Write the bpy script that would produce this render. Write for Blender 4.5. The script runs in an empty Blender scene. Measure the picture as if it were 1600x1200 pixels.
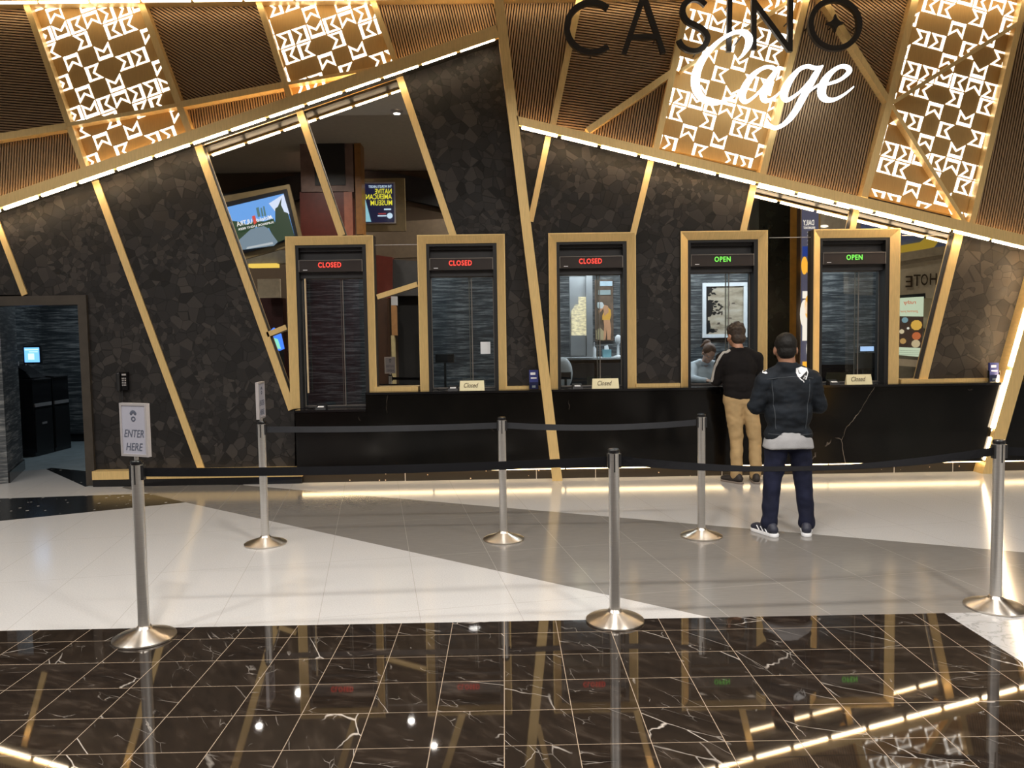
import bpy, bmesh, math, random
from mathutils import Vector, Matrix
# ------------------------------------------------------------------ measurement frame
F, PITCH, ROLL, YAW, EYE = 1215.99664, 6.13930621e-02, 1.54106812e-02, 8.94682460e-03, 1.6877
def _axes():
    cp, sp = math.cos(PITCH), math.sin(PITCH); cy, sy = math.cos(YAW), math.sin(YAW)
    f = Vector((sy*cp, cy*cp, -sp)); r = Vector((cy, -sy, 0)); d = f.cross(r)
    cr, sr = math.cos(ROLL), math.sin(ROLL)
    return r*cr+d*sr, d*cr-r*sr, f
AX_R, AX_D, AX_F = _axes()
CAM = Vector((0, 0, EYE))
def ray(x, y): return AX_R*((x-800)/F)+AX_D*((y-600)/F)+AX_F
def wp(x, y, Y): d = ray(x, y); return CAM+d*(Y/d.y)          # point of the upright plane at depth Y
def wl(x, y, Y): p = wp(x, y, Y); return (p.x, p.z)
def fl(x, y): d = ray(x, y); p = CAM+d*(-EYE/d.z); return (p.x, p.y)
YM = 9.25                                                     # mirror plane
def vr(x, y, Yv): p = wp(x, y, Yv); return Vector((p.x, 2*YM-Yv, p.z))   # where a thing seen in the mirror really stands

# ------------------------------------------------------------------ camera, world, exposure, hall lights
sc = bpy.context.scene; COL = sc.collection
cd = bpy.data.cameras.new('camera'); cam = bpy.data.objects.new('camera', cd); COL.objects.link(cam)
cd.sensor_fit = 'HORIZONTAL'; cd.sensor_width = 36; cd.lens = F*36/1600; cd.clip_start = .05; cd.clip_end = 200
m3 = Matrix((AX_R, -AX_D, -AX_F)).transposed()
cam.matrix_world = Matrix.Translation(CAM) @ m3.to_4x4(); sc.camera = cam
sc.view_settings.view_transform = 'Standard'; sc.view_settings.look = 'None'; sc.view_settings.gamma = 1
sc.view_settings.use_curve_mapping = False; sc.view_settings.exposure = 0.35
w = bpy.data.worlds.new('world'); sc.world = w; w.use_nodes = True
w.node_tree.nodes['Background'].inputs[0].default_value = (1, .93, .85, 1)
w.node_tree.nodes['Background'].inputs[1].default_value = .16
CEIL = 6.0
def downlight_light(x, y, z, e, r=.09, col=(1, .86, .7), spot=True, par=None):
    l = bpy.data.lights.new('lamp', 'AREA'); l.shape = 'DISK'; l.size = 2*r; l.energy = e; l.color = col; l.spread = math.radians(150)
    o = bpy.data.objects.new('lamp', l); COL.objects.link(o); o.location = (x, y, z)
    if par is not None: o.parent = par; o.location = Vector((x, y, z))-ORG[par.name]
    return o
ORG = {}

# ------------------------------------------------------------------ mesh helpers
class MB:
    def __init__(s): s.v = []; s.f = []; s.m = []
    def add(s, vs, fs, mi=0):
        b = len(s.v); s.v += [Vector(p) for p in vs]
        for f in fs: s.f.append([b+i for i in f]); s.m.append(mi)
        return s
    def box(s, a, b, mi=0):
        (x0, y0, z0), (x1, y1, z1) = a, b
        return s.add([(x0,y0,z0),(x1,y0,z0),(x1,y1,z0),(x0,y1,z0),(x0,y0,z1),(x1,y0,z1),(x1,y1,z1),(x0,y1,z1)],
                     [(0,3,2,1),(4,5,6,7),(0,1,5,4),(1,2,6,5),(2,3,7,6),(3,0,4,7)], mi)
    def prism(s, poly, y0, y1, mi=0):                         # poly: (x,z) in an upright plane, extruded in depth
        a = sum(poly[i][0]*poly[(i+1) % len(poly)][1]-poly[(i+1) % len(poly)][0]*poly[i][1] for i in range(len(poly)))
        if a < 0: poly = poly[::-1]
        n = len(poly)
        return s.add([(p[0], y0, p[1]) for p in poly]+[(p[0], y1, p[1]) for p in poly],
                     [list(range(n)), list(range(2*n-1, n-1, -1))]+[(i, i+n, (i+1) % n+n, (i+1) % n) for i in range(n)], mi)
    def slab(s, poly, z0, z1, mi=0):                          # poly: (x,y) on the floor
        a = sum(poly[i][0]*poly[(i+1) % len(poly)][1]-poly[(i+1) % len(poly)][0]*poly[i][1] for i in range(len(poly)))
        if a < 0: poly = poly[::-1]
        n = len(poly)
        return s.add([(p[0], p[1], z1) for p in poly]+[(p[0], p[1], z0) for p in poly],
                     [list(range(n)), list(range(2*n-1, n-1, -1))]+[(i, i+n, (i+1) % n+n, (i+1) % n) for i in range(n)], mi)
    def lathe(s, prof, c=(0,0,0), n=32, mi=0):                # prof: (r,z) from bottom to top
        vs = []; fs = []
        for r, z in prof:
            for i in range(n):
                t = 2*math.pi*i/n; vs.append((c[0]+r*math.cos(t), c[1]+r*math.sin(t), c[2]+z))
        for k in range(len(prof)-1):
            for i in range(n):
                j = (i+1) % n; fs.append((k*n+i, k*n+j, (k+1)*n+j, (k+1)*n+i))
        fs.append(list(range(n-1, -1, -1))); fs.append([(len(prof)-1)*n+i for i in range(n)])
        return s.add(vs, fs, mi)
    def tube(s, pts, rad, n=10, mi=0):
        pts = [Vector(p) for p in pts]; rr = rad if isinstance(rad, (list, tuple)) else [rad]*len(pts)
        vs = []; fs = []; up = None
        for k, p in enumerate(pts):
            t = (pts[min(k+1, len(pts)-1)]-pts[max(k-1, 0)]).normalized()
            if up is None: up = Vector((0,0,1)) if abs(t.z) < .9 else Vector((1,0,0))
            a = t.cross(up).normalized(); b = a.cross(t).normalized(); up = b
            for i in range(n):
                q = 2*math.pi*i/n; vs.append(p+a*(rr[k]*math.cos(q))+b*(rr[k]*math.sin(q)))
        for k in range(len(pts)-1):
            for i in range(n):
                j = (i+1) % n; fs.append((k*n+i, k*n+j, (k+1)*n+j, (k+1)*n+i))
        fs.append(list(range(n-1, -1, -1))); fs.append([(len(pts)-1)*n+i for i in range(n)])
        return s.add(vs, fs, mi)
    def ball(s, c, r, n=14, mi=0, rot=None):
        r = (r, r, r) if not isinstance(r, (tuple, list)) else r; m = n//2+1; vs = []; fs = []
        M = rot or Matrix.Identity(3)
        for k in range(m+1):
            ph = math.pi*k/m
            for i in range(n):
                t = 2*math.pi*i/n
                vs.append(Vector(c)+M @ Vector((r[0]*math.sin(ph)*math.cos(t), r[1]*math.sin(ph)*math.sin(t), -r[2]*math.cos(ph))))
        for k in range(m):
            for i in range(n):
                j = (i+1) % n; fs.append((k*n+i, k*n+j, (k+1)*n+j, (k+1)*n+i))
        return s.add(vs, fs, mi)
    def cap(s, a, b, ra, rb, n=14, mi=0, flat=1.0):           # tapered capsule
        a = Vector(a); b = Vector(b); s.ball(a, ra, n, mi); s.ball(b, rb, n, mi)
        K = 6; return s.tube([a.lerp(b, k/K) for k in range(K+1)], [ra+(rb-ra)*k/K for k in range(K+1)], n, mi)
    def xf(s, fn, k0=0):
        for i in range(k0, len(s.v)): s.v[i] = Vector(fn(s.v[i]))
        return s
def clip(poly, conv):                                         # clip poly by a convex polygon (both 2D)
    a = sum(conv[i][0]*conv[(i+1) % len(conv)][1]-conv[(i+1) % len(conv)][0]*conv[i][1] for i in range(len(conv)))
    if a < 0: conv = conv[::-1]
    out = list(poly)
    for i in range(len(conv)):
        p, q = conv[i], conv[(i+1) % len(conv)]; nx, ny = -(q[1]-p[1]), q[0]-p[0]
        sd = lambda t: (t[0]-p[0])*nx+(t[1]-p[1])*ny
        inp, out = out, []
        for k in range(len(inp)):
            A, B = inp[k], inp[(k+1) % len(inp)]; sa, sb = sd(A), sd(B)
            if sa >= 0: out.append(A)
            if (sa >= 0) != (sb >= 0):
                t = sa/(sa-sb); out.append((A[0]+(B[0]-A[0])*t, A[1]+(B[1]-A[1])*t))
        if len(out) < 3: return []
    ar = abs(sum(out[i][0]*out[(i+1) % len(out)][1]-out[(i+1) % len(out)][0]*out[i][1] for i in range(len(out))))
    return out if ar > 1e-6 else []
def rect(x0, x1, z0, z1): return [(x0, z0), (x1, z0), (x1, z1), (x0, z1)]
def cut(polys, r):                                            # take the rectangle r out of convex polygons
    x0, x1, z0, z1 = r; B = 50; out = []
    for p in polys:
        for q in (rect(-B, x0, -B, B), rect(x1, B, -B, B), rect(x0, x1, z1, B), rect(x0, x1, -B, z0)):
            c = clip(p, q)
            if c: out.append(c)
    return out
def put(name, mb, mats, parent=None, smooth=False, loc=None, label=None, cat=None, group=None, kind=None, angle=40):
    if parent is not None: org = ORG[parent.name]
    elif loc is not None: org = Vector(loc)
    else:
        xs = [p.x for p in mb.v]; ys = [p.y for p in mb.v]; zs = [p.z for p in mb.v]
        org = Vector(((min(xs)+max(xs))/2, (min(ys)+max(ys))/2, min(zs)))
    me = bpy.data.meshes.new(name); me.from_pydata([p-org for p in mb.v], [], mb.f); 
    if not isinstance(mats, (list, tuple)): mats = [mats]
    for m in mats: me.materials.append(m)
    me.polygons.foreach_set('material_index', mb.m)
    if smooth:
        me.polygons.foreach_set('use_smooth', [True]*len(me.polygons)); me.set_sharp_from_angle(angle=math.radians(angle))
    me.update()
    o = bpy.data.objects.new(name, me); COL.objects.link(o)
    if parent is not None: o.parent = parent
    else: o.location = org
    ORG[o.name] = org
    return tag(o, label, cat, group, kind)
def tag(o, label=None, cat=None, group=None, kind=None):
    if label: o['label'] = label
    if cat: o['category'] = cat
    if group: o['group'] = group
    if kind: o['kind'] = kind
    return o
def thing(name, loc, label, cat, group=None):
    o = bpy.data.objects.new(name, None); COL.objects.link(o); o.location = loc; o.empty_display_size = .1
    ORG[o.name] = Vector(loc); return tag(o, label, cat, group)
def dup(root, loc, rz=0, label=None, group=None):
    r = root.copy(); COL.objects.link(r); r.location = loc; r.rotation_euler = (0, 0, rz)
    if label: r['label'] = label
    if group: r['group'] = group
    ORG[r.name] = Vector(loc)
    def rec(src, dst):
        for ch in list(src.children):
            c = ch.copy(); COL.objects.link(c); c.parent = dst; ORG[c.name] = ORG.get(ch.name, Vector((0,0,0))); rec(ch, c)
    rec(root, r)
    return r
def text_mb(body, w=None, h=None, depth=.004, shear=0.0, spacing=1.0, bold=0.0):
    cu = bpy.data.curves.new('t', 'FONT'); cu.body = body; cu.size = 1; cu.extrude = .5; cu.shear = shear; cu.space_character = spacing
    cu.offset = bold; cu.resolution_u = 3; cu.align_x = 'LEFT'
    o = bpy.data.objects.new('t', cu); COL.objects.link(o); bpy.context.view_layer.update()
    me = o.evaluated_get(bpy.context.evaluated_depsgraph_get()).to_mesh()
    vs = [Vector(v.co) for v in me.vertices]; fs = [list(p.vertices) for p in me.polygons]
    bpy.data.objects.remove(o); bpy.data.curves.remove(cu)
    x0 = min(v.x for v in vs); x1 = max(v.x for v in vs); y0 = min(v.y for v in vs); y1 = max(v.y for v in vs)
    sx = (w/(x1-x0)) if w else None; sy = (h/(y1-y0)) if h else None
    if sx is None: sx = sy
    if sy is None: sy = sx
    mb = MB(); mb.add([((v.x-(x0+x1)/2)*sx, (v.y-(y0+y1)/2)*sy, v.z*depth) for v in vs], fs)
    return mb
def place(mb, o, right, up):                                  # local (x right, y up, z out) -> world
    o = Vector(o); right = Vector(right).normalized(); up = Vector(up).normalized(); out = right.cross(up)
    return mb.xf(lambda v: o+right*v.x+up*v.y+out*v.z)
def merge(*mbs):
    r = MB()
    for m in mbs:
        b = len(r.v); r.v += m.v; r.f += [[b+i for i in f] for f in m.f]; r.m += m.m
    return r
def setm(mb, i): mb.m = [i]*len(mb.m); return mb
def stroke(pts, Y, depth, px=True, closed=False, sub=4):      # pen stroke in an upright plane; pts (x,y,width) in picture px at depth Y
    P = []
    n = len(pts)
    def g(i): return pts[i % n] if closed else pts[max(0, min(n-1, i))]
    segs = n if closed else n-1
    for i in range(segs):
        for k in range(sub):
            t = k/sub; a, b, c, d = g(i-1), g(i), g(i+1), g(i+2)
            P.append([.5*((2*b[j])+(-a[j]+c[j])*t+(2*a[j]-5*b[j]+4*c[j]-d[j])*t*t+(-a[j]+3*b[j]-3*c[j]+d[j])*t**3) for j in range(3)])
    if not closed: P.append(list(pts[-1]))
    mb = MB(); L = []; R_ = []
    N = len(P)
    for i in range(N):
        a = P[(i-1) % N] if closed else P[max(i-1, 0)]; b = P[(i+1) % N] if closed else P[min(i+1, N-1)]
        dx, dy = b[0]-a[0], b[1]-a[1]; l = math.hypot(dx, dy) or 1; nx, ny = -dy/l, dx/l; h = max(P[i][2], .3)/2
        L.append((P[i][0]+nx*h, P[i][1]+ny*h)); R_.append((P[i][0]-nx*h, P[i][1]-ny*h))
    conv = (lambda q: wl(q[0], q[1], Y)) if px else (lambda q: q)
    L = [conv(q) for q in L]; R_ = [conv(q) for q in R_]
    vs = [(p[0], Y, p[1]) for p in L]+[(p[0], Y, p[1]) for p in R_]+[(p[0], Y+depth, p[1]) for p in L]+[(p[0], Y+depth, p[1]) for p in R_]
    fs = []
    rng = range(N) if closed else range(N-1)
    for i in rng:
        j = (i+1) % N
        fs += [(i, j, N+j, N+i), (2*N+i, 3*N+i, 3*N+j, 2*N+j), (i, 2*N+i, 2*N+j, j), (N+i, N+j, 3*N+j, 3*N+i)]
    if not closed: fs += [(0, N, 3*N, 2*N), (N-1, 3*N-1, 4*N-1, 2*N-1)]
    mb.add(vs, fs)
    bm = bmesh.new(); me = bpy.data.meshes.new('t'); me.from_pydata(mb.v, [], mb.f); bm.from_mesh(me)
    bmesh.ops.recalc_face_normals(bm, faces=bm.faces)
    r = MB(); r.add([v.co.copy() for v in bm.verts], [[v.index for v in f.verts] for f in bm.faces]); bm.free(); bpy.data.meshes.remove(me)
    return r
def straight(pts, Y, depth): return stroke(pts, Y, depth, sub=1)

# ------------------------------------------------------------------ materials
def newmat(name):
    m = bpy.data.materials.new(name); m.use_nodes = True; nt = m.node_tree; b = nt.nodes['Principled BSDF']; return m, nt, b
def N(nt, t, **k):
    n = nt.nodes.new(t)
    for a, v in k.items():
        if a.startswith('i_'): n.inputs[a[2:].replace('_', ' ')].default_value = v
        else: setattr(n, a, v)
    return n
def mth(nt, op, a, b=None, c=None, clampit=False):
    n = nt.nodes.new('ShaderNodeMath'); n.operation = op; n.use_clamp = clampit
    for i, x in enumerate((a, b, c)):
        if x is None: continue
        if isinstance(x, (int, float)): n.inputs[i].default_value = x
        else: nt.links.new(x, n.inputs[i])
    return n.outputs[0]
def mixc(nt, f, a, b, blend='MIX'):
    n = nt.nodes.new('ShaderNodeMix'); n.data_type = 'RGBA'; n.blend_type = blend
    for idx, x in ((0, f), (6, a), (7, b)):
        if isinstance(x, (int, float)): n.inputs[idx].default_value = x
        elif isinstance(x, (tuple, list)): n.inputs[idx].default_value = (*x[:3], 1)
        else: nt.links.new(x, n.inputs[idx])
    return n.outputs[2]
def ramp(nt, f, stops):
    n = nt.nodes.new('ShaderNodeValToRGB'); e = n.color_ramp.elements
    while len(e) < len(stops): e.new(.5)
    for el, (p, c) in zip(e, stops): el.position = p; el.color = (*c, 1) if len(c) == 3 else c
    nt.links.new(f, n.inputs[0]); return n.outputs[0]
def objc(nt, scale=(1,1,1), rot=(0,0,0), loc=(0,0,0), geo=True):
    if geo: src = nt.nodes.new('ShaderNodeNewGeometry').outputs['Position']
    else: src = nt.nodes.new('ShaderNodeTexCoord').outputs['Object']
    mp = nt.nodes.new('ShaderNodeMapping'); mp.inputs['Scale'].default_value = scale; mp.inputs['Rotation'].default_value = rot; mp.inputs['Location'].default_value = loc
    nt.links.new(src, mp.inputs[0]); return mp.outputs[0]
def noise(nt, vec, scale, detail=3, rough=.5, dist=0):
    n = nt.nodes.new('ShaderNodeTexNoise'); n.inputs['Scale'].default_value = scale; n.inputs['Detail'].default_value = detail
    n.inputs['Roughness'].default_value = rough; n.inputs['Distortion'].default_value = dist
    nt.links.new(vec, n.inputs['Vector']); return n.outputs
def bump(nt, b, h, s=.3, d=.01):
    n = nt.nodes.new('ShaderNodeBump'); n.inputs['Strength'].default_value = s; n.inputs['Distance'].default_value = d
    nt.links.new(h, n.inputs['Height']); nt.links.new(n.outputs[0], b.inputs['Normal'])
def simple(name, col, rough=.5, metal=0, spec=.5, var=.12, vs=8, coat=0, bmp=0):
    m, nt, b = newmat(name); v = objc(nt, geo=False); f = noise(nt, v, vs)[0]
    lo = tuple(c*(1-var) for c in col); hi = tuple(min(1, c*(1+var)) for c in col)
    nt.links.new(ramp(nt, f, [(.3, lo), (.7, hi)]), b.inputs['Base Color'])
    b.inputs['Roughness'].default_value = rough; b.inputs['Metallic'].default_value = metal; b.inputs['Specular IOR Level'].default_value = spec
    b.inputs['Coat Weight'].default_value = coat
    if bmp: bump(nt, b, noise(nt, v, bmp, 4)[0], .25, .01)
    return m
def emis(name, col, s, base=(.8,.8,.8)):
    m, nt, b = newmat(name); b.inputs['Base Color'].default_value = (*base, 1)
    b.inputs['Emission Color'].default_value = (*col, 1); b.inputs['Emission Strength'].default_value = s
    v = objc(nt, geo=False); f = noise(nt, v, 3)[0]
    nt.links.new(mth(nt, 'MULTIPLY_ADD', f, s*.06, s*.97), b.inputs['Emission Strength']); return m
MT = {}
def gold(name, col, rough, metal=.75):
    m, nt, b = newmat(name); v = objc(nt, (1, 1, 1)); n1 = noise(nt, objc(nt, (40, 4, 3)), 3, 2)[0]
    nt.links.new(ramp(nt, n1, [(.3, tuple(c*.92 for c in col)), (.7, tuple(c*1.06 for c in col))]), b.inputs['Base Color'])
    b.inputs['Metallic'].default_value = metal; b.inputs['Roughness'].default_value = rough; return m
MT['gold'] = gold('gold_satin_metal', (.78, .55, .235), .38, .45)
MT['gold_panel'] = gold('gold_fret_panel', (.50, .31, .11), .5, .4)
MT['bronze_rib'] = gold('bronze_ribbed_metal', (.34, .225, .125), .45, .4)
MT['bronze_back'] = simple('bronze_recess', (.035, .022, .015), .7)
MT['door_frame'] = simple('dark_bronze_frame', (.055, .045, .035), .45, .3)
MT['led'] = emis('led_strip', (1, .78, .52), 26)
MT['led_cove'] = emis('led_cove_strip', (1, .66, .33), 13)
MT['led_kick'] = emis('led_kick_strip', (1, .72, .38), 9)
MT['fret'] = emis('backlit_acrylic', (1, .92, .80), 1.8)
MT['script'] = emis('lit_script_letter', (.95, 1, 1), 2.6)
MT['letter'] = simple('black_channel_letter', (.022, .018, .015), .45, .2)
MT['black'] = simple('black_metal', (.012, .012, .013), .4)
MT['black_gloss'] = simple('black_gloss', (.008, .008, .009), .12)
MT['blk_grey'] = simple('charcoal_panel', (.03, .03, .032), .35)
MT['red_led'] = emis('red_led', (1, .06, .04), 1.3, (.1, 0, 0))
MT['green_led'] = emis('green_led', (.25, 1, .12), .8, (0, .1, 0))
MT['cream'] = simple('cream_card', (.75, .68, .42), .5, var=.04)
MT['ink'] = simple('brown_ink', (.12, .09, .05), .6)
MT['ink_blue'] = simple('grey_blue_ink', (.06, .07, .10), .6)
MT['white'] = simple('white_paper', (.75, .76, .78), .6, var=.03)
MT['sign_paper'] = simple('lilac_grey_paper', (.30, .30, .35), .5, var=.04)
MT['silver'] = simple('silver_frame', (.55, .52, .52), .35, .6, var=.05)
MT['navy'] = simple('navy_card', (.03, .04, .18), .4)
MT['grey'] = simple('light_grey_panel', (.48, .49, .50), .6, var=.04)
MT['bluebox'] = simple('teal_tissue_box', (.2, .42, .48), .6)
def m_mirror():
    m, nt, b = newmat('tinted_mirror'); b.inputs['Metallic'].default_value = 1; b.inputs['Roughness'].default_value = .01
    nt.links.new(ramp(nt, noise(nt, objc(nt), .5)[0], [(.3, (.54, .525, .50)), (.7, (.56, .545, .52))]), b.inputs['Base Color']); return m
MT['mirror'] = m_mirror()
def m_glass():
    m, nt, b = newmat('window_glass'); nt.nodes.remove(b); out = nt.nodes['Material Output']
    t = nt.nodes.new('ShaderNodeBsdfTransparent'); t.inputs[0].default_value = (.9, .93, .93, 1)
    g = nt.nodes.new('ShaderNodeBsdfGlossy'); g.inputs['Roughness'].default_value = .01
    fr = nt.nodes.new('ShaderNodeFresnel'); fr.inputs[0].default_value = 1.5
    f = mth(nt, 'MULTIPLY', fr.outputs[0], 1.6, clampit=True)
    mx = nt.nodes.new('ShaderNodeMixShader'); nt.links.new(f, mx.inputs[0]); nt.links.new(t.outputs[0], mx.inputs[1]); nt.links.new(g.outputs[0], mx.inputs[2])
    nt.links.new(mx.outputs[0], out.inputs[0]); return m
MT['glass'] = m_glass()
def m_steel():
    m, nt, b = newmat('brushed_steel'); v = objc(nt, (1, 1, 60), geo=False)
    f = noise(nt, v, 6, 2)[0]; nt.links.new(ramp(nt, f, [(.3, (.60, .585, .56)), (.7, (.70, .685, .66))]), b.inputs['Base Color'])
    b.inputs['Metallic'].default_value = .9; b.inputs['Roughness'].default_value = .36
    b.inputs['Anisotropic'].default_value = .5; return m
MT['steel'] = m_steel()
def m_steel2():
    m, nt, b = newmat('spun_steel'); b.inputs['Base Color'].default_value = (.66, .61, .55, 1); b.inputs['Metallic'].default_value = 1; b.inputs['Roughness'].default_value = .36
    b.inputs['Anisotropic'].default_value = .85; b.inputs['Anisotropic Rotation'].default_value = .25; tg = nt.nodes.new('ShaderNodeTangent'); tg.direction_type = 'RADIAL'; tg.axis = 'Z'; nt.links.new(tg.outputs[0], b.inputs['Tangent'])
    g = noise(nt, objc(nt, (1, 1, 1), geo=False), 12, 2)[0]; nt.links.new(mth(nt, 'MULTIPLY_ADD', g, .08, .26), b.inputs['Roughness']); return m
MT['spun'] = m_steel2()
def m_mosaic(name, sc_, cols, seed):
    m, nt, b = newmat(name)
    v0 = objc(nt, (1, 1, 1), loc=(seed, 0, seed*2)); nz = noise(nt, v0, 2.2, 2)
    dv = nt.nodes.new('ShaderNodeVectorMath'); dv.operation = 'MULTIPLY_ADD'
    nt.links.new(nz[1], dv.inputs[0]); dv.inputs[1].default_value = (.035, 0, .035); nt.links.new(v0, dv.inputs[2])
    def vor(feat, s):
        n = nt.nodes.new('ShaderNodeTexVoronoi'); n.feature = feat; n.voronoi_dimensions = '3D'; n.inputs['Scale'].default_value = s
        sq = nt.nodes.new('ShaderNodeVectorMath'); sq.operation = 'MULTIPLY'; sq.inputs[1].default_value = (1, 0, 1)
        nt.links.new(dv.outputs[0], sq.inputs[0]); nt.links.new(sq.outputs[0], n.inputs['Vector']); return n
    a = vor('F1', sc_); e = vor('DISTANCE_TO_EDGE', sc_)
    a2 = vor('F1', sc_*1.7); e2 = vor('DISTANCE_TO_EDGE', sc_*1.7)
    pick = noise(nt, v0, 1.3, 1)[0]; pk = mth(nt, 'GREATER_THAN', pick, .55)
    colr = mixc(nt, pk, a.outputs['Color'], a2.outputs['Color'])
    sp = nt.nodes.new('ShaderNodeSeparateColor'); nt.links.new(colr, sp.inputs[0])
    edg = mixc(nt, pk, e.outputs['Distance'], e2.outputs['Distance'])
    spe = nt.nodes.new('ShaderNodeSeparateColor'); nt.links.new(edg, spe.inputs[0])
    base = ramp(nt, sp.outputs[0], [(0, cols[0]), (.55, cols[1]), (1, cols[2])])
    line = mth(nt, 'LESS_THAN', spe.outputs[0], .036)
    line = mth(nt, 'MULTIPLY', line, mth(nt, 'GREATER_THAN', sp.outputs[1], .2)); line = mth(nt, 'MULTIPLY', line, .65)
    # brushed grain, its direction differs from stone to stone
    fine = noise(nt, objc(nt, (30, 1, 140)), 3, 2)[0]
    c = mixc(nt, line, base, tuple(x*.35 for x in cols[0])); c = mixc(nt, mth(nt, 'MULTIPLY', fine, .35), c, tuple(x*.6 for x in cols[1]))
    nt.links.new(c, b.inputs['Base Color']); b.inputs['Roughness'].default_value = .55
    nt.links.new(mth(nt, 'MULTIPLY_ADD', sp.outputs[2], .25, .42), b.inputs['Roughness']); b.inputs['Specular IOR Level'].default_value = .25
    bump(nt, b, mth(nt, 'ADD', fine, mth(nt, 'MULTIPLY', sp.outputs[0], .6)), .15, .01); return m
MT['mosaic'] = m_mosaic('crackle_wall_covering', 8.6, ((.010, .009, .0085), (.022, .0195, .0185), (.050, .043, .038)), 3)
MT['mosaic_big'] = m_mosaic('crackle_wall_covering_brown', 6.4, ((.020, .016, .013), (.034, .028, .022), (.060, .048, .036)), 8)
def m_paper():
    m, nt, b = newmat('streaked_wallpaper')
    f = noise(nt, objc(nt, (1.3, 1.3, 20)), 1.8, 5, .7)[0]; g = noise(nt, objc(nt, (5, 5, .5)), 1.5, 3)[0]
    c = ramp(nt, f, [(.38, (.012, .015, .018)), (.5, (.07, .078, .084)), (.62, (.34, .34, .33))])
    c = mixc(nt, mth(nt, 'MULTIPLY', g, .9), c, (.03, .035, .04)); nt.links.new(c, b.inputs['Base Color'])
    b.inputs['Roughness'].default_value = .6; bump(nt, b, f, .3, .01); return m
MT['paper'] = m_paper()
def m_granite():
    m, nt, b = newmat('black_veined_granite'); v = objc(nt, (1, 1, .7), (0, .8, 0)); nz = noise(nt, v, 4, 3, .6)
    dv = nt.nodes.new('ShaderNodeVectorMath'); dv.operation = 'MULTIPLY_ADD'; dv.inputs[1].default_value = (.15, .15, .15); nt.links.new(nz[1], dv.inputs[0]); nt.links.new(v, dv.inputs[2])
    n = nt.nodes.new('ShaderNodeTexVoronoi'); n.feature = 'DISTANCE_TO_EDGE'; n.inputs['Scale'].default_value = 1.3; nt.links.new(dv.outputs[0], n.inputs['Vector'])
    th = mth(nt, 'LESS_THAN', n.outputs['Distance'], mth(nt, 'MULTIPLY', noise(nt, v, 5, 1)[0], .008))
    mk = mth(nt, 'MULTIPLY', mth(nt, 'SUBTRACT', noise(nt, v, 2.6, 2)[0], .63), 8, clampit=True); f = mth(nt, 'MULTIPLY', th, mk)
    base = ramp(nt, noise(nt, v, 3, 4)[0], [(.3, (.002, .002, .002)), (.7, (.005, .0045, .004))])
    nt.links.new(mixc(nt, mth(nt, 'MULTIPLY', f, .8), base, (.35, .28, .22)), b.inputs['Base Color'])
    b.inputs['Roughness'].default_value = .14; b.inputs['Specular IOR Level'].default_value = .3; return m
MT['granite'] = m_granite()
def m_speck(name, base, dot, dens):
    m, nt, b = newmat(name); v = objc(nt)
    n = nt.nodes.new('ShaderNodeTexVoronoi'); n.inputs['Scale'].default_value = dens; nt.links.new(v, n.inputs['Vector'])
    sp = nt.nodes.new('ShaderNodeSeparateColor'); nt.links.new(n.outputs['Color'], sp.inputs[0])
    f = mth(nt, 'MULTIPLY', mth(nt, 'LESS_THAN', n.outputs['Distance'], mth(nt, 'MULTIPLY_ADD', sp.outputs[0], .22, .02)), mth(nt, 'GREATER_THAN', sp.outputs[1], .45))
    nt.links.new(mixc(nt, f, base, dot), b.inputs['Base Color']); b.inputs['Roughness'].default_value = .2; return m
MT['terrazzo'] = m_speck('black_speckled_terrazzo', (.022, .018, .014), (.6, .45, .32), 26)
MT['speck_floor'] = m_speck('black_speckled_floor', (.008, .008, .008), (.45, .42, .38), 14)
S = .3048; X0, Y0 = -.02679, 4.63887
def joints(nt, sx, sy, ox, oy, ang, wdt):
    g = nt.nodes.new('ShaderNodeNewGeometry').outputs['Position']
    mp = nt.nodes.new('ShaderNodeMapping'); mp.vector_type = 'TEXTURE'; mp.inputs['Location'].default_value = (ox, oy, 0); mp.inputs['Rotation'].default_value = (0, 0, ang)
    mp.inputs['Scale'].default_value = (sx, sy, 1); nt.links.new(g, mp.inputs[0])
    s = nt.nodes.new('ShaderNodeSeparateXYZ'); nt.links.new(mp.outputs[0], s.inputs[0]); r = []
    for i, q in ((0, sx), (1, sy)):
        fr = mth(nt, 'FRACT', s.outputs[i]); mn = mth(nt, 'MINIMUM', fr, mth(nt, 'SUBTRACT', 1, fr)); r.append(mth(nt, 'LESS_THAN', mn, wdt/q/2))
    cx = mth(nt, 'FLOOR', s.outputs[0]); cy = mth(nt, 'FLOOR', s.outputs[1])
    c = nt.nodes.new('ShaderNodeCombineXYZ'); nt.links.new(cx, c.inputs[0]); nt.links.new(cy, c.inputs[1])
    wn = nt.nodes.new('ShaderNodeTexWhiteNoise'); wn.noise_dimensions = '3D'; nt.links.new(c.outputs[0], wn.inputs['Vector'])
    return mth(nt, 'MAXIMUM', r[0], r[1]), wn, g
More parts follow.
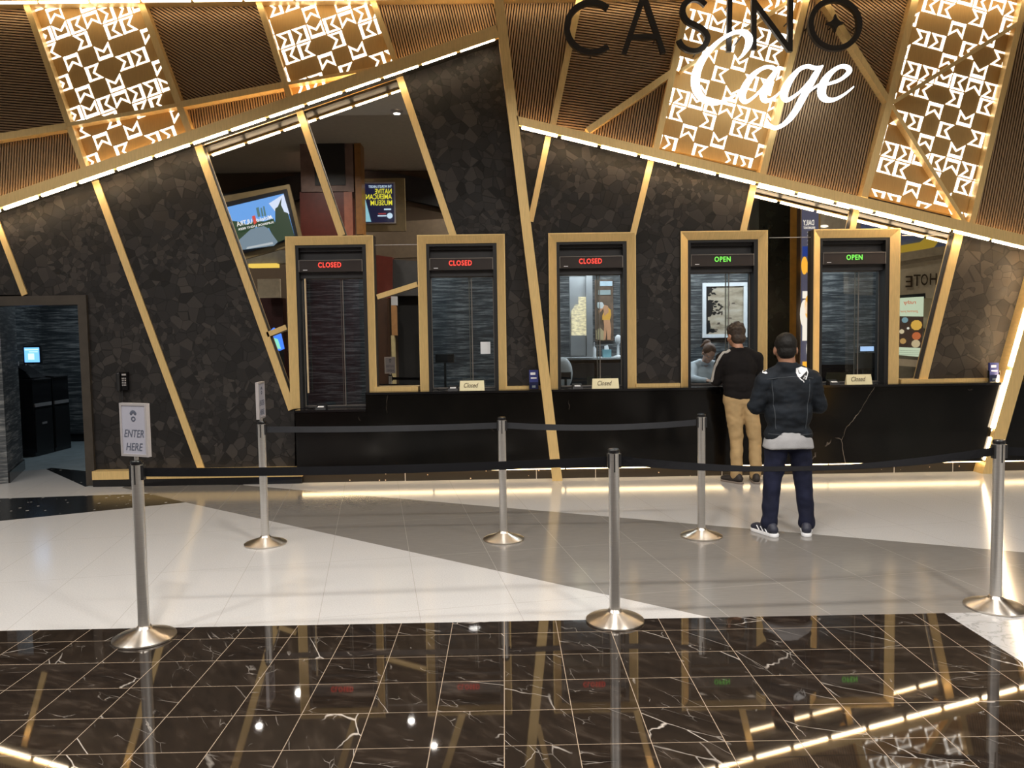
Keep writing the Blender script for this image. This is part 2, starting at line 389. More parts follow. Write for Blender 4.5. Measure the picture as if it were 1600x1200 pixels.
def m_marble():
    m, nt, b = newmat('dark_veined_marble_tiles'); J, wn, g = joints(nt, S, S, X0, Y0-.3048*10, 0, .0034)
    off = nt.nodes.new('ShaderNodeVectorMath'); off.operation = 'MULTIPLY_ADD'; nt.links.new(wn.outputs['Color'], off.inputs[0]); off.inputs[1].default_value = (7, 7, 7); nt.links.new(g, off.inputs[2])
    rt = nt.nodes.new('ShaderNodeVectorRotate'); rt.rotation_type = 'Z_AXIS'; nt.links.new(off.outputs[0], rt.inputs['Vector'])
    nt.links.new(mth(nt, 'MULTIPLY_ADD', wn.outputs['Value'], 1.2, .1), rt.inputs['Angle'])
    mp = nt.nodes.new('ShaderNodeMapping'); mp.inputs['Scale'].default_value = (1, 3.2, 1); nt.links.new(rt.outputs[0], mp.inputs[0]); V = mp.outputs[0]
    def vein(sc_, w_, mlo, k_):
        nz = noise(nt, V, sc_*1.5, 3, .6); dv = nt.nodes.new('ShaderNodeVectorMath'); dv.operation = 'MULTIPLY_ADD'; dv.inputs[1].default_value = (k_, k_, k_)
        nt.links.new(nz[1], dv.inputs[0]); nt.links.new(V, dv.inputs[2]); n = nt.nodes.new('ShaderNodeTexVoronoi'); n.feature = 'DISTANCE_TO_EDGE'; n.inputs['Scale'].default_value = sc_; nt.links.new(dv.outputs[0], n.inputs['Vector'])
        wv = mth(nt, 'MULTIPLY', mth(nt, 'SUBTRACT', noise(nt, V, sc_*1.7, 2)[0], .25), w_*3)
        q = mth(nt, 'SUBTRACT', 1, mth(nt, 'DIVIDE', n.outputs['Distance'], wv), clampit=True)
        k = mth(nt, 'MULTIPLY', mth(nt, 'SUBTRACT', noise(nt, V, sc_*.8, 2)[0], mlo), 9, clampit=True); return mth(nt, 'MULTIPLY', q, k)
    v1 = vein(1.3, .013, .525, .16); v2 = mth(nt, 'MULTIPLY', vein(4.5, .024, .56, .08), .40)
    V_ = mth(nt, 'MAXIMUM', v1, v2)
    base = ramp(nt, noise(nt, V, 5, 6, .6)[0], [(.3, (.007, .005, .004)), (.55, (.016, .011, .008)), (.75, (.045, .034, .026))])
    base = mixc(nt, mth(nt, 'MULTIPLY', wn.outputs['Value'], .5), base, (.02, .015, .011))
    c = mixc(nt, mth(nt, 'MULTIPLY', V_, .8), base, (.50, .45, .40)); c = mixc(nt, J, c, (.26, .20, .145)); nt.links.new(c, b.inputs['Base Color'])
    nt.links.new(mth(nt, 'MULTIPLY_ADD', J, .5, .03), b.inputs['Roughness']); b.inputs['Specular IOR Level'].default_value = .5
    return m
MT['marble'] = m_marble()
def m_tile(name, col, var, jcol, rough, veins=False):
    m, nt, b = newmat(name); J, wn, g = joints(nt, .603, 1.206, -1.746, 4.536, math.radians(9.5), .004)
    if veins: f = noise(nt, objc(nt, (3, 26, 1), (0, 0, .1)), 2.5, 6, .65)[0]
    else: f = noise(nt, objc(nt), 110, 2, .7)[0]
    c = ramp(nt, f, [(.3, tuple(x*(1-var) for x in col)), (.7, tuple(x*(1+var) for x in col))])
    c = mixc(nt, mth(nt, 'MULTIPLY', wn.outputs['Value'], .15), c, tuple(x*.85 for x in col)); c = mixc(nt, mth(nt, 'MULTIPLY', J, .55), c, jcol)
    nt.links.new(c, b.inputs['Base Color']); b.inputs['Roughness'].default_value = rough; return m
MT['tile_white'] = m_tile('white_stone_tiles', (.44, .43, .42), .10, (.25, .23, .2), .15)
MT['tile_grey'] = m_tile('grey_stone_tiles', (.175, .162, .148), .09, (.36, .34, .31), .13, True)
def m_wmarble():
    m, nt, b = newmat('white_veined_marble'); v = objc(nt, (1, 1.6, 1), (0, 0, .7)); n1 = noise(nt, v, 4, 6, .6, 1.5)[0]
    d = mth(nt, 'ABSOLUTE', mth(nt, 'SUBTRACT', n1, .5)); f = mth(nt, 'SUBTRACT', 1, mth(nt, 'DIVIDE', d, .03), clampit=True)
    nt.links.new(mixc(nt, mth(nt, 'MULTIPLY', f, .7), (.36, .352, .345), (.14, .135, .13)), b.inputs['Base Color']); b.inputs['Roughness'].default_value = .1; return m
MT['marble_white'] = m_wmarble()
# ------------------------------------------------------------------ the hall: floor, ceilings, back walls
YT, YB, YG, YK = 9.20, 8.94, 9.0, 9.12          # wall covering, beam fronts, granite front, toe kick
def floor_piece(poly, mat, label, z=0.0, th=.05):
    put('floor', MB().slab(poly, z-th, z), mat, kind='structure', label=label)
gA = fl(1110, 965); gB = fl(290, 785); gC = fl(233, 771); gD = fl(190, 762); gE = fl(380, 758); gF = fl(1600, 863)
YD = 4.522; XW = 2.597
def ext(a, b, X): t = (X-a[0])/(b[0]-a[0]); return (X, a[1]+(b[1]-a[1])*t)
floor_piece(rect(-14, XW, -7, YD), MT['marble'], 'dark brown marble tile floor with white veins in the foreground')
floor_piece(rect(XW, 14, -7, YD), MT['marble_white'], 'white veined marble floor at the right edge')
bk0 = ext(fl(0, 779), gC, -10); bk1 = ext(gB, fl(0, 814), -10)
floor_piece([(-10, YD), (gA[0], YD), gB, bk1], MT['tile_white'], 'white speckled tile floor between the dark marble and the grey band')
floor_piece([bk1, gB, gC, bk0], MT['speck_floor'], 'black speckled floor band pointing to the grey band')
gF2 = ext(gE, gF, 14)
floor_piece([(gA[0], YD), (14, YD), (14, max(gF2[1], YD+.01)), gF, gE, (gD[0], 9.3), gD, gC, gB], MT['tile_grey'], 'wide grey stone band crossing the pale floor')
floor_piece([gE, gF, (14, 4.53), (14, 9.3), (gE[0]-.1, 9.3)], MT['tile_white'], 'white tile floor strip along the counter')
floor_piece([bk0, gC, gD, (gD[0], 9.3), (-4.95, 9.1), fl(72, 733), (-9, 8.6), (-10, 8.6)], MT['tile_white'], 'white tile floor at the side opening', z=-.0005)
floor_piece([fl(72, 733), (-4.95, 9.1), (-4.9, 9.9), fl(80, 731)], MT['speck_floor'], 'black border strip inside the side opening', z=.0005)
floor_piece(rect(-9, 7.5, 9.1, 14), simple('slate_blue_carpet', (.16, .19, .20), .8, bmp=200), 'blue grey carpet inside the side corridor', z=-.002)

cw = simple('painted_ceiling', (.55, .52, .47), .8, var=.03)
put('ceiling', MB().box((-14, 3.12, CEIL), (14, 9.3, CEIL+.3)), cw, kind='structure', label='grey plaster ceiling over the queue')
put('ceiling', MB().box((-14, -7, 6.85), (14, 3.2, 7.1)), simple('brown_ceiling', (.42, .37, .29), .8, var=.05), kind='structure', label='brown raised ceiling of the hall')
put('wall_back', MB().box((-14, -6.2, -.05), (14, -6.0, 6.9)), simple('brown_wall', (.060, .036, .016), .7, var=.2, vs=.6), kind='structure', label='dark brown back wall of the hall')
band = MB(); pts = [vr(x, y, 24) for x, y in ((300, 320), (345, 300), (470, 267), (560, 262), (620, 268), (700, 285), (860, 300))]
lo = [(p.x, p.z-.75) for p in pts]; hi = [(p.x, p.z) for p in pts]
for i in range(len(pts)-1): band.prism([lo[i], lo[i+1], hi[i+1], hi[i]], -5.99, -5.75)
put('trim_1', band, MT['black'], kind='structure', label='black curved bulkhead under the hall ceiling')

# recessed downlights; three of them are where the polished floor and the mirror show their glints
def glint(px, py):
    p = ray(px, py); d = Vector((p.x, p.y, -p.z)); t = (CEIL+EYE)/d.z; return d.x*t, 2*YM-d.y*t
spots = [glint(405, 1139)+(1,), glint(643, 1131)+(1,), glint(678, 1170)+(1,)]
for x in (-9, -6.4, .3, 3.1, 6.6): spots.append((x, 3.6, 0))  # row added to light the upper fascia from the front
for x in (-9, -5, -1, 3, 7):
    for y in (-3.5, .2): spots.append((x, y, 2))
spot_lab = {1: 'small bright recessed ceiling downlight seen in the mirror and the polished floor', 0: 'unseen ceiling downlight added over the queue to light the fascia', 2: 'recessed downlight in the raised hall ceiling'}
lens = emis('downlight_lens', (1, .95, .85), 60)
lens_dim = emis('downlight_lens_soft', (1, .85, .65), 6)
for i, (x, y, k) in enumerate(spots):
    z = 6.85 if k == 2 else CEIL
    t = thing('ceiling_downlight', (x, y, z-.03), spot_lab[k], 'ceiling light', group='recessed downlights '+str({0: 'added over the queue', 1: 'with sharp glints', 2: 'in the raised ceiling'}[k]))
    put('trim_ring', MB().lathe([(.05, -.0), (.11, -.0), (.12, .03), (.05, .03)], (x, y, z-.03), 20), MT['silver'], t, smooth=True)
    put('lens', MB().lathe([(.001, 0), (.045, 0), (.045, .02), (.001, .02)], (x, y, z-.028), 16), lens if k == 1 else lens_dim, t)
    e = {0: 75, 1: 25, 2: 170}[k]
    downlight_light(x, y, z-.06, e, .06 if k == 1 else .16, par=t, col=(1, .95, .89))

# ------------------------------------------------------------------ front wall: coverings, mirrors, mullions
WPX = [(445, 583), (652, 788), (857, 993), (1062.5, 1201), (1271, 1408)]
YF = 9.16
WIN = []
for i, (a, b) in enumerate(WPX):
    xa = wl(a, 368, YF)[0]; xb = wl(b, 366, YF)[0]; WIN.append(((xa+xb)/2, .872 if i == 0 else 1.062))
FW = 1.023; FT = 2.868
HOLES = [(c-FW/2+.05, c+FW/2-.05, zb-.02, FT-.05) for c, zb in WIN]
DX = wl(134, 461, 9.16)[0]; DI = wl(121, 476, 9.16)[0]; DT = wl(134, 461, 9.16)[1]; DU = wl(121, 476, 9.16)[1]; DOOR = (-14, DX, -1, DT)
def wallpoly(px, Y=YT, holes=HOLES+[DOOR]):
    P = [clip([wl(x, y, Y) for x, y in p], rect(-14, 14, 0.01, 5.9)) for p in px]
    P = [p for p in P if p]
    for h in holes: P = cut(P, h)
    return P
def wallpanel(name, px, Y, th, mat, label, cat):
    mb = MB()
    for p in wallpoly(px, Y): mb.prism(p, Y, Y+th)
    return put(name, mb, mat, label=label, cat=cat)
TX = [([[(-60,335),(-17,318),(37,461),(-60,461)]], 'charcoal crackle-pattern wall panel at the far left above the doorway'),
      ([[(-17,318),(146,266),(325,770),(60,770),(37,461)]], 'dark crackle-pattern wall panel beside the doorway with the intercom'),
      ([[(146,266),(307,211),(460,640),(461,770),(325,770)]], 'dark crackle-pattern wall panel left of the tall mirror'),
      ([[(624,103),(784,48),(824,370),(712,370)], [(712,370),(824,370),(853,610),(712,610)]], 'lighter grey crackle-pattern wall panel under the beam peak'),
      ([[(798,180),(861,197),(828,355),(820,352)]], 'narrow triangular crackle-pattern wall panel right of the slanted post'),
      ([[(861,197),(1021,238),(988,366),(826,366),(828,355)], [(824,366),(988,366),(988,610),(853,610)]], 'brown-grey crackle-pattern wall panel above the third window'),
      ([[(1021,238),(1180,281),(1161,364),(988,366)], [(988,366),(1161,364),(1161,610),(988,610)]], 'dark crackle-pattern wall panel between the third and fourth windows')]
for px, lab in TX: wallpanel('crackle_wall_panel', px, YT, .08, MT['mosaic'], lab, 'wall panel')
wallpanel('crackle_wall_panel', [[(1500,362),(1660,402),(1590,612),(1437,605)]], YT, .08, MT['mosaic_big'], 'warm brown crackle-pattern wall panel at the right', 'wall panel')
wallpanel('crackle_wall_panel', [[(1660,402),(1800,440),(1800,612),(1590,612)]], YT, .08, MT['mosaic_big'], 'brown wall panel beyond the lit right-hand post', 'wall panel')
MR = [([[(309,212),(466,157),(535,367),(535,640),(455,640)]], 'tinted wall mirror showing the tilted television'),
      ([[(466,157),(624,103),(712,370),(535,367)], [(535,367),(712,370),(712,612),(535,612)]], 'tinted wall mirror showing the museum poster screen'),
      ([[(1180,281),(1340,322),(1331,360),(1161,363)], [(1161,363),(1331,360),(1331,612),(1161,612)]], 'tinted wall mirror showing the dark marble column'),
      ([[(1340,322),(1500,362),(1437,605),(1331,605),(1331,360)]], 'tinted wall mirror showing the hotel front')]
MO = [wallpanel('wall_mirror', px, YM, .02, MT['mirror'], lab, 'mirror') for px, lab in MR]
for k, x0, x1, y in ((1, 584, 652, 383), (2, 1202, 1270, 371.5), (3, 1409, 1488, 368)):
    a = wl(x0, y, YM); b = wl(x1, y, YM); put('mirror_seam', MB().box((a[0], YM-.002, a[1]-.003), (b[0], YM, a[1]+.003)), MT['silver'], MO[k])
# backing wall with the window and door holes
mb = MB()
for p in wallpoly([], YT) or []: pass
P = [rect(-14, 14, 0, 6.0)]
for h in HOLES+[DOOR]: P = cut(P, h)
for p in P: mb.prism(p, YM+.04, YM+.16)
put('wall_front', mb, MT['bronze_back'], kind='structure', label='backing wall behind the panels, mirrors and windows')

def bar(px, Y, back, mat, name, label, cat, parent=None, w=None):
    q = [wl(x, y, Y) for x, y in px]; return put(name, MB().prism(q, Y, back), mat, parent, label=label, cat=cat)
def mull(a, b, wpx, label, Y=9.18, back=9.26):
    (x0, y0), (x1, y1) = a, b; l = math.hypot(x1-x0, y1-y0); nx, ny = -(y1-y0)/l*wpx/2, (x1-x0)/l*wpx/2
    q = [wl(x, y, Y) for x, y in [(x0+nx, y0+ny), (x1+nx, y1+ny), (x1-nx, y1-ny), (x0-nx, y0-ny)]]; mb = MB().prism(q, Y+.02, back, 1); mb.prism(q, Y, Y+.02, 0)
    return put('slanted_mullion', mb, [MT['gold'], MT['door_frame']], label=label, cat='mullion')  # gold fronts; the shade on the sides is painted as dark bronze
mull((-15, 322), (38, 461), 9, 'thin slanted gold mullion ending on the doorway frame')
mull((143, 268), (315, 735), 11, 'long slanted gold mullion across the dark wall left of the mirror')
mull((304, 213), (456, 640), 11.5, 'long slanted gold mullion along the left side of the tall mirror')
mull((463, 160), (534, 368), 11, 'slanted gold mullion ending on the first window frame')
mull((620, 108), (709, 371), 11, 'slanted gold mullion ending on the second window frame')
mull((589, 464), (652, 444), 8, 'short slanting gold bar between the first and second windows')
mull((417, 523), (447, 511), 8, 'short gold bar in the narrow mirror beside the first window')
mull((860, 198), (829, 346), 9, 'short gold mullion joining the slanted post to the beam')
mull((1020, 240), (989, 367), 9.5, 'slanted gold mullion ending on the third window frame')
mull((1179, 283), (1161, 363), 10, 'slanted gold mullion ending on the fourth window frame')
mull((1340, 322), (1332, 359), 9, 'very short gold mullion above the fifth window')
mull((1500, 362), (1442, 597), 13, 'slanted gold mullion on the right edge of the last mirror')
def rail(px0, px1, ztop, label):
    x0 = wl(px0, 600, 9.13)[0]; x1 = wl(px1, 600, 9.13)[0]
    put('gold_rail', MB().box((x0, 9.12, 1.064), (x1, 9.24, ztop)), MT['gold'], label=label, cat='rail')
rail(584, 653, 1.115, 'gold rail on the counter between the first and second windows')
rail(790, 846, 1.10, 'gold rail on the counter left of the slanted post')
rail(994, 1063, 1.105, 'gold rail on the counter between the third and fourth windows')
rail(1203, 1272, 1.105, 'gold rail on the counter between the fourth and fifth windows')
rail(1408, 1572, 1.105, 'gold rail on the counter right of the fifth window')
rail(1600, 1760, 1.105, 'gold rail on the counter beyond the lit post')

# baseboards of the dark wall
xb0 = wl(144, 748, 9.06)[0]; xb1 = wl(470, 745, 9.0)[0]
put('gold_kickboard', MB().box((xb0, 9.06, .085), (xb1+.0, 9.2, .185)), MT['gold'], label='low gold kickboard along the dark wall by the doorway', cat='kickboard')
put('baseboard_front', MB().box((xb0, 9.07, 0), (-2.40, 9.2, .085)), MT['black_gloss'], kind='structure', label='black base under the gold kickboard')

# ------------------------------------------------------------------ beams with LED strips
def led_line(parent, a, b, n, Y, wpx, mat, name='led_segment', depth=.028, gap=.05):
    ax, az = wl(*a, Y); bx, bz = wl(*b, Y); L = math.hypot(bx-ax, bz-az); ux, uz = (bx-ax)/L, (bz-az)/L; h = wpx*Y/F/2
    for i in range(n):
        s0 = L*i/n+gap/2; s1 = L*(i+1)/n-gap/2; q = []
        for s, d in ((s0, -h), (s1, -h), (s1, h), (s0, h)): q.append((ax+ux*s-uz*d, az+uz*s+ux*d))
        put(name, MB().prism(q, Y, Y+depth), mat, parent)
bA = thing('light_beam', (-2.5, YB, 4.0), 'long gold beam rising to the right with a lit strip below', 'beam')
def beam(par, q):
    P = [wl(x, y, YB) for x, y in q]; put('beam_face', MB().prism(P, YB, YB+.05), MT['gold'], par)
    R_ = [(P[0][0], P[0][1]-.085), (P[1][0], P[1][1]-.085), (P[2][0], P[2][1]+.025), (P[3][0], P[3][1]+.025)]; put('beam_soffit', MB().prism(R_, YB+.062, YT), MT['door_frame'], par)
beam(bA, ((-60,327),(775,39),(780,58),(-60,345)))
led_line(bA, (-57, 348), (776, 59.5), 14, YB+.012, 2.5, MT['led'])
bD = thing('light_beam', (3, YB, 4.0), 'long gold beam falling to the right with a lit strip below', 'beam')
beam(bD, ((807,181),(1800,414),(1800,433),(810,195)))
led_line(bD, (812, 198.5), (1790, 433), 16, YB+.012, 2.4, MT['led'])
bP = thing('slanted_post', (.6, YB, 0), 'gold slanted post from the ceiling to the floor between second and third windows', 'post')
put('post_face', MB().prism([wl(772, 0, YB), wl(787, 0, YB), wl(879, 753, YB), wl(863.5, 753, YB)], YB, YB+.035), MT['gold'], bP)
put('post_upper', MB().prism([wl(765, -60, YB), wl(780, -60, YB), wl(787.5, 0, YB), wl(771.5, 0, YB)], YB, 9.2), MT['gold'], bP)
put('post_core', MB().prism([wl(776, 30, YB), wl(784, 30, YB), wl(875, 750, YB), wl(867.5, 750, YB)], YB+.035, 8.995), MT['black'], bP)
def side_led(a, b, name='concealed_led'):
    ax, az = wl(*a, 8.97); bx, bz = wl(*b, 8.97)
    q = [(ax-.006, az), (ax+.006, az), (bx+.006, bz), (bx-.006, bz)]
    put(name, MB().prism(q, 8.978, 8.990), MT['led_side'], bP)
MT['led_side'] = emis('concealed_led_glow', (1, .8, .6), 5)
side_led((850, 620), (865, 742)); side_led((858.5, 620), (873.5, 742))
put('post_stem', MB().prism([wl(779, 56, YB), wl(786, 40, YB), wl(853, 605, YB), wl(848, 605, YB)], YB+.035, YT), MT['gold'], bP)
bE = thing('slanted_post', (5.7, YB, 0), 'gold slanted post at the right edge with a bright lit strip', 'post')
put('post_body', MB().prism([wl(x, y, YB) for x, y in ((1640,372),(1660,372),(1556,741),(1535,741))], YB, 9.2), MT['gold'], bE)
led_line(bE, (1633, 380), (1551, 672), 3, YB+.02, 4, MT['led'])
led_line(bE, (1549, 680), (1538, 722), 1, YB+.03, 1.6, MT['led'])
led_line(bE, (1566, 600), (1549, 680), 1, YB+.052, 1.6, MT['led'])
# top beam of the fascia
zt = wl(0, 3.5, YB)[1]
bT = thing('light_beam', (0, YB, zt), 'horizontal gold beam along the very top with a lit strip', 'beam')
put('beam_body', MB().box((-7.5, YB, zt+.015), (7.5, 9.26, zt+.16)), MT['gold'], bT)
for i in range(26):
    x = -7.4+i*.57; put('led_segment', MB().box((x, YB+.01, zt-.002), (x+.535, YB+.045, zt+.012)), MT['led_top'] if 'led_top' in MT else MT.setdefault('led_top', emis('led_strip_top', (1, .82, .55), 7)), bT)

# ------------------------------------------------------------------ upper fascia: ribbed and fret panels
YU = 9.15; YM2 = 9.05
FB = [0]
def fbar(a, b, wpx, label, parent=None, Y=YM2, mat='gold'):
    FB[0] += 1; Y -= .0012*(FB[0] % 9)
    (x0, y0), (x1, y1) = a, b; l = math.hypot(x1-x0, y1-y0); nx, ny = -(y1-y0)/l*wpx/2, (x1-x0)/l*wpx/2
    return bar([(x0+nx, y0+ny), (x1+nx, y1+ny), (x1-nx, y1-ny), (x0-nx, y0-ny)], Y, 9.2, MT[mat], 'fascia_bar', label, 'bar')
fbar((36, -6), (135, 275), 9, 'slanted gold fascia bar left of the first lit fret panel')
fbar((216, -6), (297, 210), 10, 'slanted gold fascia bar right of the first lit fret panel')
fbar((401, -6), (455, 160), 9, 'slanted gold fascia bar left of the second lit fret panel')
fbar((580, -6), (620, 102), 9, 'slanted gold fascia bar right of the second lit fret panel')
fbar((-40, 220), (104, 197), 11, 'low sloping gold fascia bar at the far left')
fbar((104, 195), (282, 163), 6, 'thin gold bar crossing the first lit fret panel')
fbar((282, 163), (446, 132), 10, 'sloping gold fascia bar between the two upper left fret panels')
fbar((446, 131), (600, 104), 5, 'thin gold bar crossing the second lit fret panel')
fbar((907, -8), (864, 195), 10, 'slanted gold fascia bar behind the first sign letter')
fbar((1078, -8), (1025, 233), 10, 'slanted gold fascia bar left of the third lit fret panel')
fbar((1050, 113), (918, 204), 10, 'diagonal gold fascia bar left of the third lit fret panel')
fbar((1064, 110), (1250, -10), 5, 'thin diagonal bar crossing the third lit fret panel')
fbar((1262, -8), (1192, 272), 10, 'slanted gold fascia bar right of the third lit fret panel')
fbar((1283, -8), (1391, 160), 9, 'diagonal gold fascia bar passing behind the round letter')
fbar((1432, -8), (1391, 160), 11, 'upper half of the gold fascia bar left of the right-hand fret panel')
fbar((1391, 160), (1351, 308), 11, 'lower half of the gold fascia bar left of the right-hand fret panel')
fbar((1620, 18), (1396, 160), 6, 'thin bar rising to the right across the right-hand fret panel')
fbar((1394, 165), (1508, 347), 6, 'thin bar falling to the right across the right-hand fret panel')
fbar((1604, -8), (1519, 350), 9, 'slanted gold fascia bar right of the right-hand fret panel')
def ribs(px, deg, label, pitch=.030):
    poly = [wl(x, y, YU) for x, y in px]; mb = MB(); mb.prism(poly, YU+.02, 9.24, 1)
    cx = sum(p[0] for p in poly)/len(poly); cz = sum(p[1] for p in poly)/len(poly); t = math.radians(deg)   # deg: angle of the ribs above horizontal
    ux, uz = math.cos(t), math.sin(t); nx, nz = -uz, ux; n = int(3/pitch)
    for k in range(-n, n+1):
        q = []
        for s, d in ((-4, 0), (4, 0), (4, pitch*.56), (-4, pitch*.56)): q.append((cx+ux*s+nx*(k*pitch+d), cz+uz*s+nz*(k*pitch+d)))
        c = clip(q, poly)
        if c: mb.prism(c, YU, YU+.021, 0)
    put('ribbed_panel', mb, [MT['bronze_rib'], MT['bronze_back']], label=label, cat='wall panel')
ribs([(-60,-8),(36,-8),(104,194),(-60,222)], -5, 'bronze ribbed panel with level ribs at the far upper left')
ribs([(-60,222),(104,196),(131,270),(-60,340)], 84, 'bronze ribbed panel with upright ribs at the left under the low bar')
ribs([(216,-8),(401,-8),(446,132),(278,163)], -32, 'bronze ribbed panel with diagonal ribs between the left fret panels')
ribs([(281,163),(446,133),(455,163),(299,215)], 96, 'small bronze ribbed panel below the diagonal ribs')
ribs([(580,-8),(774,-8),(776,45),(618,100)], 103, 'bronze ribbed wedge left of the slanted post')
ribs([(776,-8),(907,-8),(862,196),(807,184)], 82, 'bronze ribbed panel right of the slanted post')
ribs([(907,-8),(1078,-8),(1050,112),(918,206),(862,196)], -8, 'bronze ribbed panel with level ribs behind the first sign letters')
ribs([(1050,113),(1025,235),(915,206)], 80, 'triangular bronze ribbed panel under the diagonal bar')
ribs([(1262,-8),(1283,-8),(1391,160),(1351,308),(1190,270)], 78, 'large bronze ribbed panel below the round letter')
ribs([(1285,-8),(1431,-8),(1391,158)], -36, 'bronze ribbed wedge with diagonal ribs right of the round letter')
ribs([(1604,-8),(1760,-8),(1760,405),(1519,348)], 80, 'bronze ribbed panel at the upper right edge')
PAT = ['LTRBL', 'ReLeR', 'eBeTe', 'LeReL', 'eBeTe']
def fret(px, O, E, e5, label):
    poly = [wl(x, y, YU) for x, y in px]; t = thing('fret_panel', (sum(p[0] for p in poly)/len(poly), YU, min(p[1] for p in poly)), label, 'fret panel')
    put('metal_sheet', MB().prism(poly, YU+.004, 9.24), MT['gold_panel'], t)
    o = wl(*O, YU); q = wl(O[0]+E[0]*5, O[1]+E[1]*5, YU); L = math.hypot(q[0]-o[0], q[1]-o[1]); s = L/5; ux, uz = (q[0]-o[0])/L, (q[1]-o[1])/L
    dx, dz = uz, -ux                                              # down direction
    if dz > 0: dx, dz = -dx, -dz
    mb = MB(); h = .455; wd = .098; wb = .185                      # glyph half size, thin and thick stroke in cells
    def glyph(i, j, k):
        # drawn with its notch on the top: uprights, thick bottom bar, V
        a = lambda x, y: (x, y)
        quads = [[(-h, -h), (-h+wd, -h+wd*1.6), (-h+wd, h), (-h, h)], [(h, -h), (h, h), (h-wd, h), (h-wd, -h+wd*1.6)],
                 [(-h, h-wb), (h, h-wb), (h, h), (-h, h)],
                 [(-h, -h), (0, -.06), (0, -.06+wd*1.45), (-h, -h+wd*1.45)], [(h, -h), (h, -h+wd*1.45), (0, -.06+wd*1.45), (0, -.06)]]
        rot = {'T': 0, 'R': 1, 'B': 2, 'L': 3}[k]; c, sn = [(1, 0), (0, 1), (-1, 0), (0, -1)][rot]
        for Q in quads:
            W = []
            for x, y in Q:
                X, Y_ = x*c-y*sn, x*sn+y*c; X += i; Y_ += j; W.append((o[0]+(ux*X+dx*Y_)*s, o[1]+(uz*X+dz*Y_)*s))
            cc = clip(W, poly)
            if cc: mb.prism(cc, YU-.002, YU+.01)
    for j in range(-18, 19):
        for i in range(-18, 19):
            k = PAT[j % 5][i % 5]
            if k != 'e': glyph(i, j, k)
    put('lit_cutout_pattern', mb, MT['fret'], t)
fret([(41,-8),(213,-8),(291,208),(137,262)], (71, 56), (24.1, -8.5), None, 'lit gold fret panel at the upper left with white angular cut-outs')
fret([(404,-8),(577,-8),(615,98),(459,152)], (470, 54), (24, -8.1), None, 'shorter lit gold fret panel left of the slanted post')
fret([(1080,-8),(1258,-8),(1188,266),(1028,230)], (1065, 152.5), (23.6, 6.3), None, 'lit gold fret panel behind the white script lettering')
fret([(1436,-8),(1602,-8),(1517,342),(1356,304)], (1450, 116), (24.2, 6.5), None, 'tall lit gold fret panel at the upper right')
# concealed strips that wash the fascia: on top of the two beams and beside the posts
for (a, b, n, par) in (((-40, 330), (770, 50), 1, bA), ((812, 192), (1700, 401), 1, bD)):
    ax, az = wl(a[0], a[1], 9.08); bx, bz = wl(b[0], b[1], 9.08)
    put('concealed_led', MB().prism([(ax, az-.012), (bx, bz-.012), (bx, bz), (ax, az)], 9.06, 9.10), MT['led_cove'], par)

# ------------------------------------------------------------------ sign lettering
def standoff(mb, px, py, y0): x, z = wl(px, py, y0); return mb.tube([(x, y0, z), (x, 9.15, z)], .008, 6)
cs = thing('casino_sign', (2.4, 8.9, 4.95), 'large black channel letters reading CASINO at the top right', 'sign')
YL = 8.90
def arc(cx, cy, r, a0, a1, n, w): return [(cx+r*math.cos(math.radians(a0+(a1-a0)*i/n)), cy+r*math.sin(math.radians(a0+(a1-a0)*i/n)), w) for i in range(n+1)]
LT = [('C', [stroke(arc(925, 42, 39, -50, -310, 14, 9), YL, .05)], [(888, 42), (925, 81)]),
      ('A', [straight([(1006, -7, 9), (975, 84, 8)], YL, .05), straight([(1006, -7, 9), (1037, 83, 8)], YL+.0005, .05), straight([(986, 57, 8), (1026, 57, 8)], YL+.001, .05)], [(985, 57), (1026, 57)]),
      ('S', [stroke([(1103, 7, 8), (1093, -1, 8), (1081, -2, 8), (1070, 6, 9), (1067, 18, 9), (1073, 31, 9), (1087, 39, 9), (1099, 46, 9), (1106, 58, 9), (1101, 71, 9), (1090, 78.5, 8), (1076, 77.5, 8), (1066, 71, 8), (1061, 62, 8)], YL, .05)], [(1073, 31), (1090, 79)]),
      ('I', [straight([(1141, -9, 7.5), (1139.5, 80, 7.5)], YL, .05)], [(1140, 50), (1140, 5)]),
      ('N', [straight([(1178.5, -2, 8), (1178.5, 77, 8)], YL, .05), straight([(1178, 1, 8), (1235, 78, 8)], YL+.0005, .05), straight([(1236, -9, 8), (1235, 80, 7.5)], YL+.001, .05)], [(1178.5, 60), (1235, 30)]),
      ('O', [stroke(arc(1305.5, 37, 38, 0, 345, 23, 8.5), YL, .05, closed=True)], [(1268, 37), (1343, 37)])]
for ch, ms, so in LT:
    lt = put('letter', merge(*ms), MT['letter'], cs)
    for p in so: put('standoff', standoff(MB(), p[0], p[1], YL+.05), MT['letter'], lt)
st = []
for i in range(32):
    a = math.pi*2*i/32; r = 14.5/(abs(math.cos(a))**.62+abs(math.sin(a))**.62)**(1/.62)*1.0
    st.append(wl(1306+r*math.cos(a), 35.5+r*math.sin(a), YL))
mb = MB()
c = wl(1306, 35.5, YL)
for i in range(32): mb.prism([c, st[i], st[(i+1) % 32]], YL, YL+.05)
lt = put('star_emblem', mb, MT['letter'], cs); put('standoff', standoff(MB(), 1306, 35.5, YL+.05), MT['letter'], lt)
cg = thing('cage_sign', (3, 8.78, 4.2), 'glowing white script lettering reading Cage over the fret panel', 'sign')
